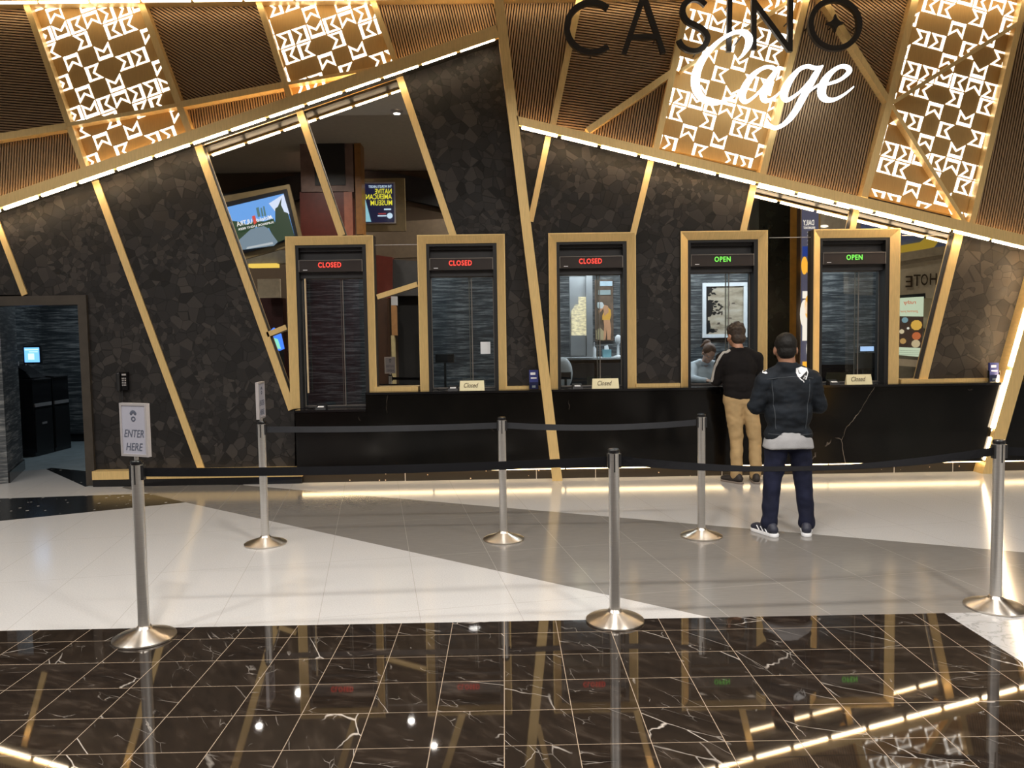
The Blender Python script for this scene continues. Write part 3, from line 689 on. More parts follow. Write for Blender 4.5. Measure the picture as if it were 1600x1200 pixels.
G = {'C': [[(1155,91,2),(1163,83,5),(1170,70,9),(1171,58,10),(1164,50,8),(1155,48.5,5),(1145,51,4.5),(1130,59,5),(1115,72,7),(1101,88,10),(1092,104,12),(1087.5,120,13),(1088,135,12),(1094,148,10),(1105,157,8),(1118,160,6),(1132,157,4),(1150,148,2.5)]],
     'a': [[(1216,112,3),(1209,105,4),(1200,103.5,4),(1190,107,5),(1177,117,8),(1167,131,10),(1161,145,10),(1161.5,154,8),(1167,158,5),(1176,153,4),(1189,141,4),(1202,124,3),(1217,103,2.5)],
           [(1217,103,2.5),(1209,117,8),(1200,131,10),(1194,145,10),(1195,154,8),(1201,156.5,5),(1210,152,4),(1221,142,2.5)]],
     'g': [[(1284,104,2.5),(1273,105,4),(1263,102.5,4.5),(1250,107.5,6),(1237,122,9),(1228.5,137,11),(1226,148,10),(1230,155.5,6),(1240,151,5),(1254,139.5,4),(1268,123,3),(1286,102,2.5)],
           [(1286,102,2.5),(1277.5,112.5,8),(1267.5,130,9),(1256,151,9.5),(1245,171,9),(1234,186,8),(1222.5,195.5,6),(1212,199,5),(1203,195,4),(1198,187,2.5)],
           [(1262,146,2.5),(1272,137,3),(1288,127,3)]],
     'e': [[(1296,130,3),(1312,124.5,4.5),(1324,116,6),(1328.5,109,6),(1324,103.5,5),(1313,103.5,5),(1298,114,8),(1288,129,11),(1285,144,11),(1290,153.5,8),(1302,155.5,5),(1316,149.5,4),(1327,141.5,3),(1334.5,135,1.5)]]}
pins = {'C': [(1091, 110), (1160, 55)], 'a': [(1167, 131), (1200, 131)], 'g': [(1237, 122), (1245, 171)], 'e': [(1288, 129), (1325, 115)]}
for ch in 'Cage':
    ms = [stroke(s, 8.80+.0007*k, .045) for k, s in enumerate(G[ch])]; mb = merge(*ms)
    lt = put('letter', mb, MT['script'], cg)
    for p in pins[ch]: put('standoff', standoff(MB(), p[0], p[1], 8.846), MT['black'], lt)
# ------------------------------------------------------------------ counter
XC0, XC1 = -2.436, -1.618
ct = thing('granite_counter', (1, 9.0, 0), 'long black granite counter with a lit underside and speckled toe kick', 'counter')
put('granite_front', MB().box((XC1, YG, .14), (7.2, YM, 1.035)), MT['granite'], ct)
put('counter_top', MB().box((XC1-.0, YG-.012, 1.035), (7.2, YT, 1.062)), MT['black_gloss'], ct)
put('granite_front', MB().box((XC0, YG, .14), (XC1-.001, YM, .842)), MT['granite'], ct, label='lowered end of the granite front')
put('counter_top', MB().box((XC0, YG-.012, .842), (XC1-.001, YT, .868)), MT['black_gloss'], ct, label='lowered counter top under the first window')
put('toe_kick', MB().box((XC0+.03, YK, 0), (7.2, YM, .14)), MT['terrazzo'], ct)
for x in (-1.2, .35+0, 1.05, 2.55, 3.2, 4.6, 5.3): put('kick_joint', MB().box((x, YK-.003, 0), (x+.008, YK, .14)), MT['silver'], ct)
mb = MB(); x = XC0+.04
while x < 7.0:
    x2 = min(x+1.55, 7.0); mb.box((x, 9.045, .122), (x2-.02, 9.07, .139)); x = x2
put('concealed_led', mb, MT['led_kick'], ct)

# ------------------------------------------------------------------ teller windows
WLAB = ['first teller window from the left, taller than the rest, red CLOSED display', 'second teller window from the left, red CLOSED display and a paper note',
        'third teller window, just right of the slanted post, red CLOSED display', 'fourth teller window with green OPEN display and framed tree picture behind',
        'fifth teller window at the right with green OPEN display']
MT['sash'] = simple('thin_pane_frame', (.20, .18, .16), .4, .5)
for i, (xc, zb) in enumerate(WIN):
    h = FW/2; T = FT+(.012 if i else .018); t = thing('teller_window', (xc, YF, zb), WLAB[i], 'window')
    fw = .098; yo, yi = YF, YF+.055
    mb = MB()
    o = [(xc-h, zb), (xc-h, T), (xc+h, T), (xc+h, zb)]; n_ = [(xc-h+fw, zb), (xc-h+fw, T-fw), (xc+h-fw, T-fw), (xc+h-fw, zb)]
    lipw = .012
    o2 = [(xc-h+lipw, zb), (xc-h+lipw, T-lipw), (xc+h-lipw, T-lipw), (xc+h-lipw, zb)]
    for k in range(3):
        a, b = o[k], o[k+1]; a2, b2 = o2[k], o2[k+1]; c, d = n_[k+1], n_[k]
        mb.add([(a[0],yo,a[1]),(b[0],yo,b[1]),(b2[0],yo,b2[1]),(a2[0],yo,a2[1]),(c[0],yi,c[1]),(d[0],yi,d[1]),(a[0],9.26,a[1]),(b[0],9.26,b[1]),(c[0],9.26,c[1]),(d[0],9.26,d[1])],
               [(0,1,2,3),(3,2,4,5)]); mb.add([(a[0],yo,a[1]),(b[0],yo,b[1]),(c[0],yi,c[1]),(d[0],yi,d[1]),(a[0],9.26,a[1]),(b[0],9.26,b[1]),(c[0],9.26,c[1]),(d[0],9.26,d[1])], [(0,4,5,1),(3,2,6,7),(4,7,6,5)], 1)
    mb.add([(o[0][0],yo,zb),(o2[0][0],yo,zb),(n_[0][0],yi,zb),(n_[0][0],9.26,zb),(o[0][0],9.26,zb)], [(0,1,2,3,4)])
    mb.add([(o[3][0],yo,zb),(o2[3][0],yo,zb),(n_[3][0],yi,zb),(n_[3][0],9.26,zb),(o[3][0],9.26,zb)], [(4,3,2,1,0)])
    put('gold_frame', mb, [MT['gold'], MT['door_frame']], t)  # dark bronze puts the shade of the frame sides into their colour
    xi = h-fw; j = MB(); j.box((xc-xi, yi+.01, zb+.0), (xc-xi+.035, 9.46, T-fw)); j.box((xc+xi-.045, yi+.01, zb), (xc+xi, 9.46, T-fw)); j.box((xc-xi+.035, yi+.01, T-fw-.03), (xc+xi-.045, 9.46, T-fw))
    put('jamb', j, MT['black'], t)
    zh = 2.405; hd = MB(); a, b = xc-xi+.035, xc+xi-.045
    hd.box((a, 9.29, zh), (b, 9.40, 2.635)); hd.box((a, 9.34, 2.635), (b, 9.40, 2.72)); hd.box((a, 9.29, 2.72), (b, 9.4, T-fw-.03))
    put('header', hd, MT['blk_grey'], t)
    ds = put('display_box', MB().box((a+.0, 9.22, 2.475), (b, 9.289, 2.61)), simple('display_housing', (.035, .028, .026), .3), t)
    rim = MB(); rim.box((a, 9.212, 2.605), (b, 9.22, 2.613)); rim.box((a, 9.212, 2.475), (a+.008, 9.22, 2.605)); rim.box((b-.008, 9.212, 2.475), (b, 9.22, 2.605))
    put('display_rim', rim, MT['sash'], ds)
    word = 'CLOSED' if i < 3 else 'OPEN'
    tb = text_mb(word, .27 if i < 3 else .19, .062, .004, spacing=1.15, bold=.02); xd = xc-.015+(.01 if i > 2 else 0)
    put('display_word', place(tb, (xd, 9.2145, 2.555), (1,0,0), (0,0,1)), MT['red_led'] if i < 3 else MT['green_led'], ds)
    put('maker_label', MB().box((a+.05, 9.217, 2.493), (a+.10, 9.22, 2.502)), MT['white'], ds)
    zg = zb+.012; s = xc+.09
    for (x0, x1, y) in ((a, s+.02, 9.345), (s-.02, b, 9.375)):
        p = put('glass_pane', MB().box((x0, y, zg), (x1, y+.008, zh)), MT['glass'], t)
        fr = MB(); e = .010; fr.box((x0, y-.004, zg), (x0+e, y-.0005, zh)); fr.box((x1-e, y-.004, zg), (x1, y-.0005, zh)); fr.box((x0+e, y-.004, zh-e), (x1-e, y-.0005, zh)); fr.box((x0+e, y-.004, zg), (x1-e, y-.0005, zg+e))
        put('pane_edge', fr, MT['sash'], p)
    put('window_sill', MB().box((xc-h+.04, YT+.001, zb-.025), (xc+h-.04, 9.46, zb)), MT['black_gloss'], t)
    put('sill_track', MB().box((a, 9.32, zb+.0005), (b, 9.40, zb+.0115)), MT['blk_grey'], t)
    if i == 0:
        put('gold_streak', MB().box((a+.05, 9.25, 1.05), (a+.068, 9.27, 2.40)), simple('pale_gold_streak', (.65, .5, .3), .4, .3), t)  # pale gold strip added to stand for a golden streak in the glass

# placards, brochures and small devices on the counter
for (x0, x1, y0, y1), lab in (((718, 757, 596, 610), 'cream Closed placard on the counter at the second window'), ((925, 967, 590, 606), 'cream Closed placard on the counter at the third window'),
                             ((1322, 1362, 585.5, 601), 'cream Closed placard on the counter at the fifth window')):
    xa, xb_ = wl(x0, 600, 9.06)[0], wl(x1, 600, 9.06)[0]; H = .115; t = thing('closed_placard', ((xa+xb_)/2, 9.06, 1.062), lab, 'sign')
    mb = MB(); mb.add([(xa, 9.04, 1.0625), (xb_, 9.04, 1.0625), (xb_-.006, 9.068, 1.0625+H), (xa+.006, 9.068, 1.0625+H), (xa, 9.10, 1.0625), (xb_, 9.10, 1.0625), (xb_-.006, 9.072, 1.0625+H), (xa+.006, 9.072, 1.0625+H)],
                       [(0,1,2,3),(4,7,6,5),(3,2,6,7),(0,4,5,1),(0,3,7,4),(1,5,6,2)])
    put('card', mb, MT['cream'], t)
    tb = text_mb('Closed', .17, .055, .002, shear=.35); up = Vector((0, .028, H)).normalized()
    put('lettering', place(tb, ((xa+xb_)/2-.01, 9.0505, 1.0625+H*.55), (1,0,0), up), MT['ink'], t)
for (px, w_), lab, Y in (((834, 14), 'navy brochure stack in a holder beside the slanted post', 9.06), ((1552, 15), 'navy brochure stack in a holder beside the lit right-hand post', 9.06)):
    x = wl(px, 600, Y)[0]; t = thing('brochure_holder', (x, Y, 1.062), lab, 'brochure holder')
    mb = MB(); mb.box((x-.06, Y-.02, 1.0625), (x+.06, Y-.016, 1.15)); mb.box((x-.062, Y-.02, 1.0625), (x-.058, Y+.03, 1.2)); mb.box((x+.058, Y-.02, 1.0625), (x+.062, Y+.03, 1.2)); mb.box((x-.058, Y-.016, 1.0625), (x+.058, Y+.03, 1.067))
    put('clear_holder', mb, MT['glass'], t)
    br = put('brochure', MB().box((x-.052, Y-.012, 1.068), (x+.052, Y+.02, 1.29)), MT['navy'], t)
    for r in ((-.038, .02, 1.235, 1.262), (-.034, .034, 1.19, 1.205), (-.02, .02, 1.085, 1.11)): put('printed_block', MB().box((x+r[0], Y-.0145, r[2]), (x+r[1], Y-.0125, r[3])), MT['white'], br)
def device(px, py, Y, zb, lab, lit=(.8,.9,1)):
    x = wl(px, py, Y)[0]; t = thing('card_terminal', (x, Y, zb), lab, 'card terminal')
    mb = MB(); mb.add([(x-.06, Y-.05, zb), (x+.06, Y-.05, zb), (x+.06, Y+.07, zb), (x-.06, Y+.07, zb), (x-.055, Y-.045, zb+.025), (x+.055, Y-.045, zb+.025), (x+.055, Y+.065, zb+.055), (x-.055, Y+.065, zb+.055)],
                      [(0,3,2,1),(4,5,6,7),(0,1,5,4),(1,2,6,5),(2,3,7,6),(3,0,4,7)])
    put('terminal_body', mb, MT['black'], t)
    put('terminal_screen', MB().add([(x-.035, Y-.044, zb+.0262), (x+.035, Y-.044, zb+.0262), (x+.035, Y-.005, zb+.038), (x-.035, Y-.005, zb+.038), (x-.035, Y-.044, zb+.0245), (x+.035, Y-.044, zb+.0245), (x+.035, Y-.005, zb+.036), (x-.035, Y-.005, zb+.036)],
        [(0,1,2,3),(4,7,6,5),(0,4,5,1),(1,5,6,2),(2,6,7,3),(3,7,4,0)]), MT['white'], t)
    put('cable', MB().tube([(x-.06, Y+.05, zb+.02), (x-.11, Y+.08, zb+.008), (x-.17, Y+.1, zb+.006), (x-.2, Y+.18, zb+.008)], .005, 6), MT['black'], t, smooth=True)
device(502, 632, 9.1, .8685, 'small card terminal on the lowered counter at the first window')
device(708, 607, 9.14, 1.0625, 'small card terminal beside the Closed placard at the second window')
device(902, 603, 9.14, 1.0625, 'small card terminal at the third window')
device(1302, 598, 9.14, 1.0625, 'small card terminal beside the placard at the fifth window')
# intercom on the dark wall
ix, iz = wl(192, 596, 9.17); t = thing('wall_intercom', (ix, 9.17, iz-.11), 'black wall intercom handset with hanging cord on the dark wall', 'intercom')
put('housing', MB().box((ix-.06, 9.15, iz-.10), (ix+.06, 9.2, iz+.11)), MT['black_gloss'], t)
put('handset', MB().cap((ix-.035, 9.135, iz-.1), (ix-.035, 9.135, iz+.09), .022, .022), MT['black'], t, smooth=True)
mb = MB()
for a in range(4):
    for b in range(3): mb.box((ix+.0+b*.018, 9.146, iz-.05+a*.026), (ix+.011+b*.018, 9.15, iz-.034+a*.026))
mb.box((ix+.0, 9.146, iz+.07), (ix+.05, 9.15, iz+.09))
put('keypad', mb, MT['silver'], t)
put('cord', MB().tube([(ix-.03, 9.15, iz-.1), (ix-.04, 9.15, iz-.25), (ix-.025, 9.15, iz-.42), (ix-.005, 9.15, iz-.40), (ix-.005, 9.15, iz-.25), (ix-.01, 9.16, iz-.11)], .006, 6), MT['black'], t, smooth=True)

# ------------------------------------------------------------------ room behind the windows
MT['dark_floor'] = simple('dark_back_floor', (.04, .04, .045), .5)
put('wall_back_office', MB().box((-4.7, 11.9, 0), (7, 12.0, 3.3)), MT['paper'], kind='structure', label='streaked wallpaper wall behind the teller windows')
put('wall_left_office', MB().box((-4.72, 9.42, 0), (-4.62, 11.9, 3.3)), MT['paper'], kind='structure', label='side wall between office and corridor')
put('wall_right_office', MB().box((6.9, 9.42, 0), (7, 11.9, 3.3)), MT['paper'], kind='structure', label='right side wall of the office')
put('ceiling', MB().box((-4.7, 9.42, 3.3), (7, 12, 3.4)), simple('office_ceiling', (.4, .4, .4), .8), kind='structure', label='office ceiling behind the windows')
for xc, e, lab in ((-1.4, 18, 'left'), (1.3, 34, 'middle'), (3.0, 32, 'right'), (4.6, 38, 'far right')):
    t = thing('office_ceiling_light', (xc, 10.9, 3.24), 'flat panel ceiling light in the office, '+lab, 'ceiling light')
    put('light_housing', MB().box((xc-.35, 10.6, 3.24), (xc+.35, 11.2, 3.3)), MT['white'], t)
    l = bpy.data.lights.new('lamp', 'AREA'); l.shape = 'RECTANGLE'; l.size = .6; l.size_y = .5; l.energy = e; l.color = (.86, .94, 1); o = bpy.data.objects.new('lamp', l); COL.objects.link(o); o.parent = t; o.location = (0, 0, -.01)
put('work_desk', MB().box((-2.4, 9.52, .78), (XC1+.05, 10.1, .85)).box((XC1+.06, 9.52, .97), (6.8, 10.05, 1.04)).box((XC1+.06, 9.60, .0), (6.8, 9.63, .97)), MT['black_gloss'], label='black work desk behind the teller windows', cat='desk')
bc = thing('back_cabinet', (1.6, 11.3, 0), 'long black back cabinet under the poster reflection in the office', 'cabinet')
put('cabinet_body', MB().box((.3, 11.3, 0), (2.35, 11.88, 1.33)), MT['black_gloss'], bc); put('cabinet_top', MB().box((.28, 11.27, 1.33), (2.37, 11.885, 1.355)), MT['grey'], bc)
for k in range(4): put('cabinet_door', MB().box((.34+k*.5, 11.28, .1), (.80+k*.5, 11.298, 1.28)), MT['blk_grey'], bc)
def back(px0, px1, py0, py1, Y, th, mat, name, lab=None, cat=None, par=None):
    a = wl(px0, py1, Y); b = wl(px1, py0, Y); return put(name, MB().box((a[0], Y, a[1]), (b[0], Y+th, b[1])), mat, par, label=lab, cat=cat)
t = thing('grey_partition', (wl(905, 550, 11.2)[0], 11.2, 1.36), 'pale grey partition with a painted warm glow behind the third window', 'partition')
back(917, 925.5, 428, 557, 11.15, .1, MT['grey'], 'post', par=t); back(891, 917, 432, 557, 11.22, .04, MT['grey'], 'board', par=t)
def m_glow():
    m, nt, b = newmat('painted_warm_glow'); f = noise(nt, objc(nt, (9, 1, 26)), 1.8, 4, .6)[0]
    c = ramp(nt, f, [(.35, (.25, .22, .15)), (.6, (1, .85, .5))]); nt.links.new(c, b.inputs['Emission Color']); b.inputs['Emission Strength'].default_value = .8; b.inputs['Base Color'].default_value = (.5, .45, .35, 1); return m
a = wl(893, 524, 11.2); P = [wl(893, 524, 11.2), wl(893, 486, 11.2), wl(899, 476, 11.2), wl(904, 476, 11.2), wl(904, 464, 11.2), wl(916.5, 464, 11.2), wl(916.5, 524, 11.2)]
put('glow_sheet', MB().prism(P, 11.205, 11.22), m_glow(), t); back(892, 915, 524, 556, 11.17, .03, MT['grey'], 'lower_board', par=t)  # glowing sheet stands for the warm light on the board
# poster reflection in the third window, built as a sheet on the back wall
t = thing('poster_reflection', (wl(944, 533, 11.86)[0], 11.86, wl(944, 533, 11.86)[1]), 'glass reflection of a figure in an orange outfit, built as a poster behind the third window', 'poster')
back(930, 958, 437, 533, 11.87, .02, simple('poster_ground', (.14, .09, .06), .5, var=.5, vs=5), 'reflection_sheet', par=t)
pc = lambda n, c: simple(n, c, .5, var=.1)
def blob(pts, Y, mat, name, par): return put(name, MB().prism([wl(x, y, Y) for x, y in pts], Y, Y+.004), mat, par)
back(936, 957, 439, 447, 11.862, .004, pc('poster_pale', (.5, .62, .7)), 'title_block', par=t); back(935, 954, 453, 461, 11.862, .004, pc('poster_grey', (.3, .36, .36)), 'subtitle_block', par=t)
blob([(941,500),(941,493),(945,485),(950,480),(954,484),(955,492),(953,500)], 11.862, pc('poster_orange', (.75, .38, .06)), 'orange_cloth', t)
blob([(944,510),(943,500),(953,500),(955,514),(954,531),(949,531),(948,514),(946,531),(943,531)], 11.862, pc('poster_skin', (.6, .3, .16)), 'figure_legs', t)
blob([(944,494),(943,482),(936,490),(935,486),(943,476),(950,478),(951,488)], 11.861, pc('poster_skin2', (.55, .28, .15)), 'figure_body', t)
blob([(932,478),(934,472),(941,472),(944,477),(941,482),(935,482)], 11.8605, pc('poster_hat', (.6, .62, .62)), 'hat', t)
blob([(931,530),(931,516),(938,512),(944,518),(944,532)], 11.8625, pc('poster_basket', (.45, .36, .2)), 'basket', t)
# framed tree picture
t = thing('framed_picture', (wl(1133, 528, 11.86)[0], 11.85, wl(1133, 528, 11.86)[1]), 'white framed picture of dark pine branches over misty water behind the fourth window', 'picture')
fr = MB(); a = wl(1098, 528, 11.85); b = wl(1168, 441, 11.85); q = .055
for r in (((a[0], a[1]), (b[0], a[1]+q)), ((a[0], b[1]-q), (b[0], b[1])), ((a[0], a[1]+q), (a[0]+q, b[1]-q)), ((b[0]-q, a[1]+q), (b[0], b[1]-q))): fr.box((r[0][0], 11.85, r[0][1]), (r[1][0], 11.89, r[1][1]))
put('frame', fr, MT['white'], t)
def m_mist():
    m, nt, b = newmat('misty_picture'); f = noise(nt, objc(nt, (2, 1, 7)), 1.6, 5, .6)[0]
    nt.links.new(ramp(nt, f, [(.3, (.20, .15, .10)), (.5, (.46, .38, .28)), (.7, (.56, .49, .40))]), b.inputs['Base Color']); return m
pt = put('print', MB().box((a[0]+q, 11.872, a[1]+q), (b[0]-q, 11.88, b[1]-q)), m_mist(), t)
mb = MB(); random.seed(7)
for k in range(120):                                          # needle clusters of the pine
    lay = random.choice(((450, 8, 12), (458, 5, 15), (474, 6, 20), (482, 6, 22), (490, 5, 20), (505, 5, 17), (517, 4, 19)))
    cx = 1103+abs(random.gauss(0, .5))*lay[2]; cy = lay[0]+random.uniform(-1, 1)*lay[1]*(1-.5*min(1, (cx-1103)/lay[2])); w_ = random.uniform(1.4, 3.4); h_ = random.uniform(.7, 1.6)
    if cx > 1103+lay[2]*1.15: continue
    pts = [wl(max(1102.5, cx+w_*math.cos(a_*.785+.3)), cy+h_*math.sin(a_*.785+.3), 11.866) for a_ in range(8)]
    mb.prism(pts, 11.8662+.00004*k, 11.8715)
for y0, y1, L in ((446, 462, 8), (468, 496, 12), (500, 522, 8)): mb.prism([wl(1102.5, y0, 11.866), wl(1102.5+L*.8, y0+3, 11.866), wl(1102.5+L, (y0+y1)/2, 11.866), wl(1102.5+L*.7, y1-2, 11.866), wl(1102.5, y1, 11.866)], 11.8661, 11.8714)
mb.prism([wl(1102.5, 446, 11.866), wl(1106, 446, 11.866), wl(1106, 522, 11.866), wl(1102.5, 522, 11.866)], 11.866, 11.8713)
put('pine_silhouette', mb, MT['black'], pt)
mb = MB()
for x, y, w_, h_ in ((1128,489,3,7),(1139,475,2.5,9),(1123,505,5,3),(1136,512,2,8),(1146,474,6,2),(1118,515,8,2),(1140,497,8,1.5)): mb.prism([wl(x-w_/2,y+h_/2,11.866), wl(x+w_/2,y+h_/3,11.866), wl(x+w_/3,y-h_/2,11.866), wl(x-w_/3,y-h_/3,11.866)], 11.8668, 11.871)
put('far_rocks', mb, simple('rock_brown', (.12, .09, .07), .6), pt)
# things on the back cabinet
x, z = wl(948, 559, 11.45)
t = thing('tissue_box', (x, 11.45, 1.3555), 'teal tissue box with a white tissue on the back cabinet', 'tissue box')
put('carton', MB().box((x-.06, 11.39, 1.356), (x+.06, 11.51, 1.47)), MT['bluebox'], t)
put('tissue', MB().add([(x-.03,11.43,1.47),(x+.03,11.43,1.47),(x+.03,11.47,1.47),(x-.03,11.47,1.47),(x-.035,11.44,1.52),(x+.015,11.45,1.54),(x+.03,11.46,1.50)], [(0,1,6,5,4),(1,2,6),(2,3,4,5,6),(3,0,4),(0,3,2,1)]), MT['white'], t)
x, z = wl(928.5, 559, 11.42)
t = thing('pump_bottle', (x, 11.42, 1.3555), 'white pump bottle beside the grey post on the back cabinet', 'bottle')
put('bottle_body', MB().lathe([(.026,0),(.028,.01),(.028,.13),(.014,.155),(.012,.165)], (x, 11.42, 1.356), 16), MT['white'], t, smooth=True)
put('pump', MB().tube([(x,11.42,1.52),(x,11.42,1.57),(x-.0,11.40,1.575),(x,11.375,1.57)], .006, 8), MT['white'], t, smooth=True)
x, z = wl(965, 559, 11.5)
t = thing('desk_lamp', (x, 11.45, 1.3555), 'small white round desk lamp at the right of the back cabinet', 'lamp')
put('lamp_base', MB().lathe([(.07,0),(.07,.012),(.02,.03),(.015,.2)], (x, 11.45, 1.356), 18), MT['white'], t, smooth=True)
put('lamp_head', MB().ball((x, 11.43, 1.356+.26), (.05, .03, .07)), MT['white'], t, smooth=True)
def monitor(px, py, Y, w_, h_, zb, lab, scr, back_=False):
    x, z = wl(px, py, Y); t = thing('computer_monitor', (x, Y, zb), lab, 'monitor')
    put('screen_case', MB().box((x-w_/2, Y-.015, z-h_/2), (x+w_/2, Y+.015, z+h_/2)), MT['blk_grey'], t)
    put('screen', MB().box((x-w_/2+.01, Y-.018, z-h_/2+.01), (x+w_/2-.01, Y-.0155, z+h_/2-.01)), scr, t)
    put('stand', MB().box((x-.015, Y+.016, zb+.01), (x+.015, Y+.04, z)).box((x-.09, Y-.05, zb), (x+.09, Y+.09, zb+.012)), MT['black'], t)
MT['scr_dark'] = simple('dark_screen', (.02, .022, .026), .2); MT['scr_grey'] = simple('grey_screen', (.07, .075, .08), .4)
MT['scr_blue'] = emis('pale_blue_screen', (.45, .65, 1), .9, (.05, .06, .08))
monitor(695, 560, 9.8, .24, .11, 1.041, 'small dark customer display on a pole behind the second window', MT['scr_dark'])
monitor(884, 587, 9.8, .13, .09, 1.041, 'tiny dark monitor behind the third window', MT['scr_dark'])
monitor(1352, 564, 9.95, .25, .21, 1.041, 'grey monitor behind the fifth window', MT['scr_grey'])
monitor(1354, 545, 11.5, .22, .09, 1.2, 'low pale blue screen at the back behind the fifth window', MT['scr_blue'])
put('side_cabinet', MB().box((4.4, 11.35, 0), (6.0, 11.88, 1.199)), MT['black_gloss'], label='black cabinet against the wallpaper behind the fifth window', cat='cabinet')
x0, z0 = wl(751, 553, 9.36); x1, z1 = wl(766, 534, 9.36)
put('paper_note', MB().box((x0, 9.366, z0), (x1, 9.3675, z1)), MT['white'], label='white paper note stuck on the glass of the second window', cat='note')
put('office_chair', MB().ball((wl(880, 575, 10.6)[0], 10.6, 1.17), (.13, .05, .22)).cap((wl(880,575,10.6)[0], 10.62, .5), (wl(880,575,10.6)[0], 10.62, 1.0), .03, .03).ball((wl(880,575,10.6)[0], 10.45, .5), (.24, .22, .05)).cap((wl(880,575,10.6)[0], 10.45, .03), (wl(880,575,10.6)[0], 10.45, .48), .03, .03).lathe([(.28,0),(.28,.02),(.04,.06)], (wl(880,575,10.6)[0], 10.45, 0), 20), MT['grey'], smooth=True, label='grey office chair behind the third window', cat='chair')

# ------------------------------------------------------------------ doorway and side corridor
dm = MT['door_frame']; mb = MB(); mb.box((DI, 9.16, 0), (DX, 9.42, DT)); mb.box((-7.9, 9.16, DU), (DI, 9.42, DT))
put('door_1', mb, dm, kind='structure', label='dark bronze frame around the open doorway')
a = fl(-3, 757); b = fl(37, 733)
def wallseg(p, q, z0, z1, mat, name, th=.1, lab=None, kind='structure'):
    d = Vector((q[0]-p[0], q[1]-p[1], 0)).normalized(); n = Vector((-d.y, d.x, 0))*th
    put(name, MB().slab([p, q, (q[0]+n.x, q[1]+n.y), (p[0]+n.x, p[1]+n.y)], z0, z1), mat, kind=kind, label=lab)
wallseg((-6.05, 9.42), b, .0, 3.0, MT['paper'], 'wall_left_corridor', lab='streaked wallpaper wall at the left of the corridor')
wallseg(b, (-7.95, 10.75), .0, 3.0, MT['paper'], 'wall_left_corridor', lab='return of the corridor wall')
wallseg((-7.9, 10.7), (-7.9, 13.4), 0, 3.0, MT['paper'], 'wall_left_corridor', lab='wallpaper wall beside the kiosks')
put('wall_back_corridor', MB().box((-8, 13.4, 0), (-4.62, 13.5, 3.0)), MT['paper'], kind='structure', label='streaked wallpaper wall at the end of the corridor')
put('wall_right_corridor', MB().box((-4.82, 9.42, 0), (-4.725, 13.4, 3.0)), MT['paper'], kind='structure', label='right wall of the corridor')
put('ceiling', MB().box((-8, 9.42, 3.0), (-4.72, 13.5, 3.1)), MT['blk_grey'], kind='structure', label='corridor ceiling')
put('baseboard_back', MB().box((-7.8, 13.36, 0), (-4.82, 13.4, .13)), MT['black_gloss'], kind='structure', label='black base of the corridor end wall')
d = Vector((b[0]+6.05, b[1]-9.42, 0)).normalized(); n = Vector((d.y, -d.x, 0))*.02
put('baseboard_left', MB().slab([(-6.05, 9.42), b, (b[0]+n.x, b[1]+n.y), (-6.05+n.x, 9.42+n.y)], 0, .13), MT['black_gloss'], kind='structure', label='black base of the near corridor wall')
t = thing('corridor_ceiling_light', (-6.4, 12.2, 2.95), 'small ceiling light in the corridor', 'ceiling light')
put('light_housing', MB().box((-6.55, 12.05, 2.95), (-6.25, 12.35, 3.0)), MT['white'], t)
l = bpy.data.lights.new('lamp', 'AREA'); l.size = .25; l.energy = 17; l.color = (.75, .9, 1); o = bpy.data.objects.new('lamp', l); COL.objects.link(o); o.parent = t; o.location = (0, 0, -.01)
for k, (y0, y1, zt_, lab) in enumerate(((11.6, 12.08, 1.14, 'black kiosk cabinet with the scanner and blue screen in the corridor'), (12.11, 12.55, 1.16, 'black kiosk cabinet at the far side of its twin in the corridor'))):
    t = thing('kiosk_cabinet', (-7.35, (y0+y1)/2, 0), lab, 'kiosk')
    put('cabinet_body', MB().box((-7.75, y0, 0), (-7.02, y1, zt_)), MT['black_gloss'], t)
    put('top_tray', MB().add([(-7.7, y0+.02, zt_), (-7.0, y0+.02, zt_), (-7.0, y1-.02, zt_), (-7.7, y1-.02, zt_), (-7.7, y0+.02, zt_+.07), (-7.0, y0+.02, zt_+.015), (-7.0, y1-.02, zt_+.015), (-7.7, y1-.02, zt_+.07)],
        [(0,3,2,1),(4,5,6,7),(0,1,5,4),(1,2,6,5),(2,3,7,6),(3,0,4,7)]), MT['blk_grey'], t)
    put('grey_stripe', MB().box((-7.02, y0+.03, .74), (-7.005, y1-.03, .79)), MT['silver'], t)
    put('lower_door', MB().box((-7.02, y0+.02, .06), (-7.008, y1-.02, .70)), MT['black'], t)
    if k == 0:
        put('side_badge', MB().box((-7.35, y0-.008, .83), (-7.30, y0, .95)), MT['white'], t); put('door_badge', MB().box((-7.008, y0+.18, .47), (-7.0, y0+.30, .50)), MT['silver'], t)
t = thing('document_scanner', (-7.35, 11.8, 1.21), 'black document scanner on top of the nearer kiosk cabinet', 'scanner')
put('scanner_body', MB().add([(-7.55,11.62,1.205),(-7.05,11.62,1.175),(-7.05,12.0,1.175),(-7.55,12.0,1.205),(-7.5,11.66,1.38),(-7.3,11.66,1.38),(-7.08,11.66,1.22),(-7.5,11.96,1.38),(-7.3,11.96,1.38),(-7.08,11.96,1.22)],
    [(0,3,2,1),(0,1,6,5,4),(3,7,8,9,2),(4,5,8,7),(5,6,9,8),(1,2,9,6),(0,4,7,3)]), MT['black_gloss'], t)
put('feed_guide', MB().box((-7.29, 11.7, 1.36), (-7.27, 11.72, 1.42)).box((-7.29, 11.88, 1.36), (-7.27, 11.90, 1.42)), MT['silver'], t)
sx, sz = wl(50, 554.5, 11.66); t = thing('kiosk_screen', (sx, 11.7, 1.38), 'square bright blue touch screen above the kiosk cabinets', 'screen')
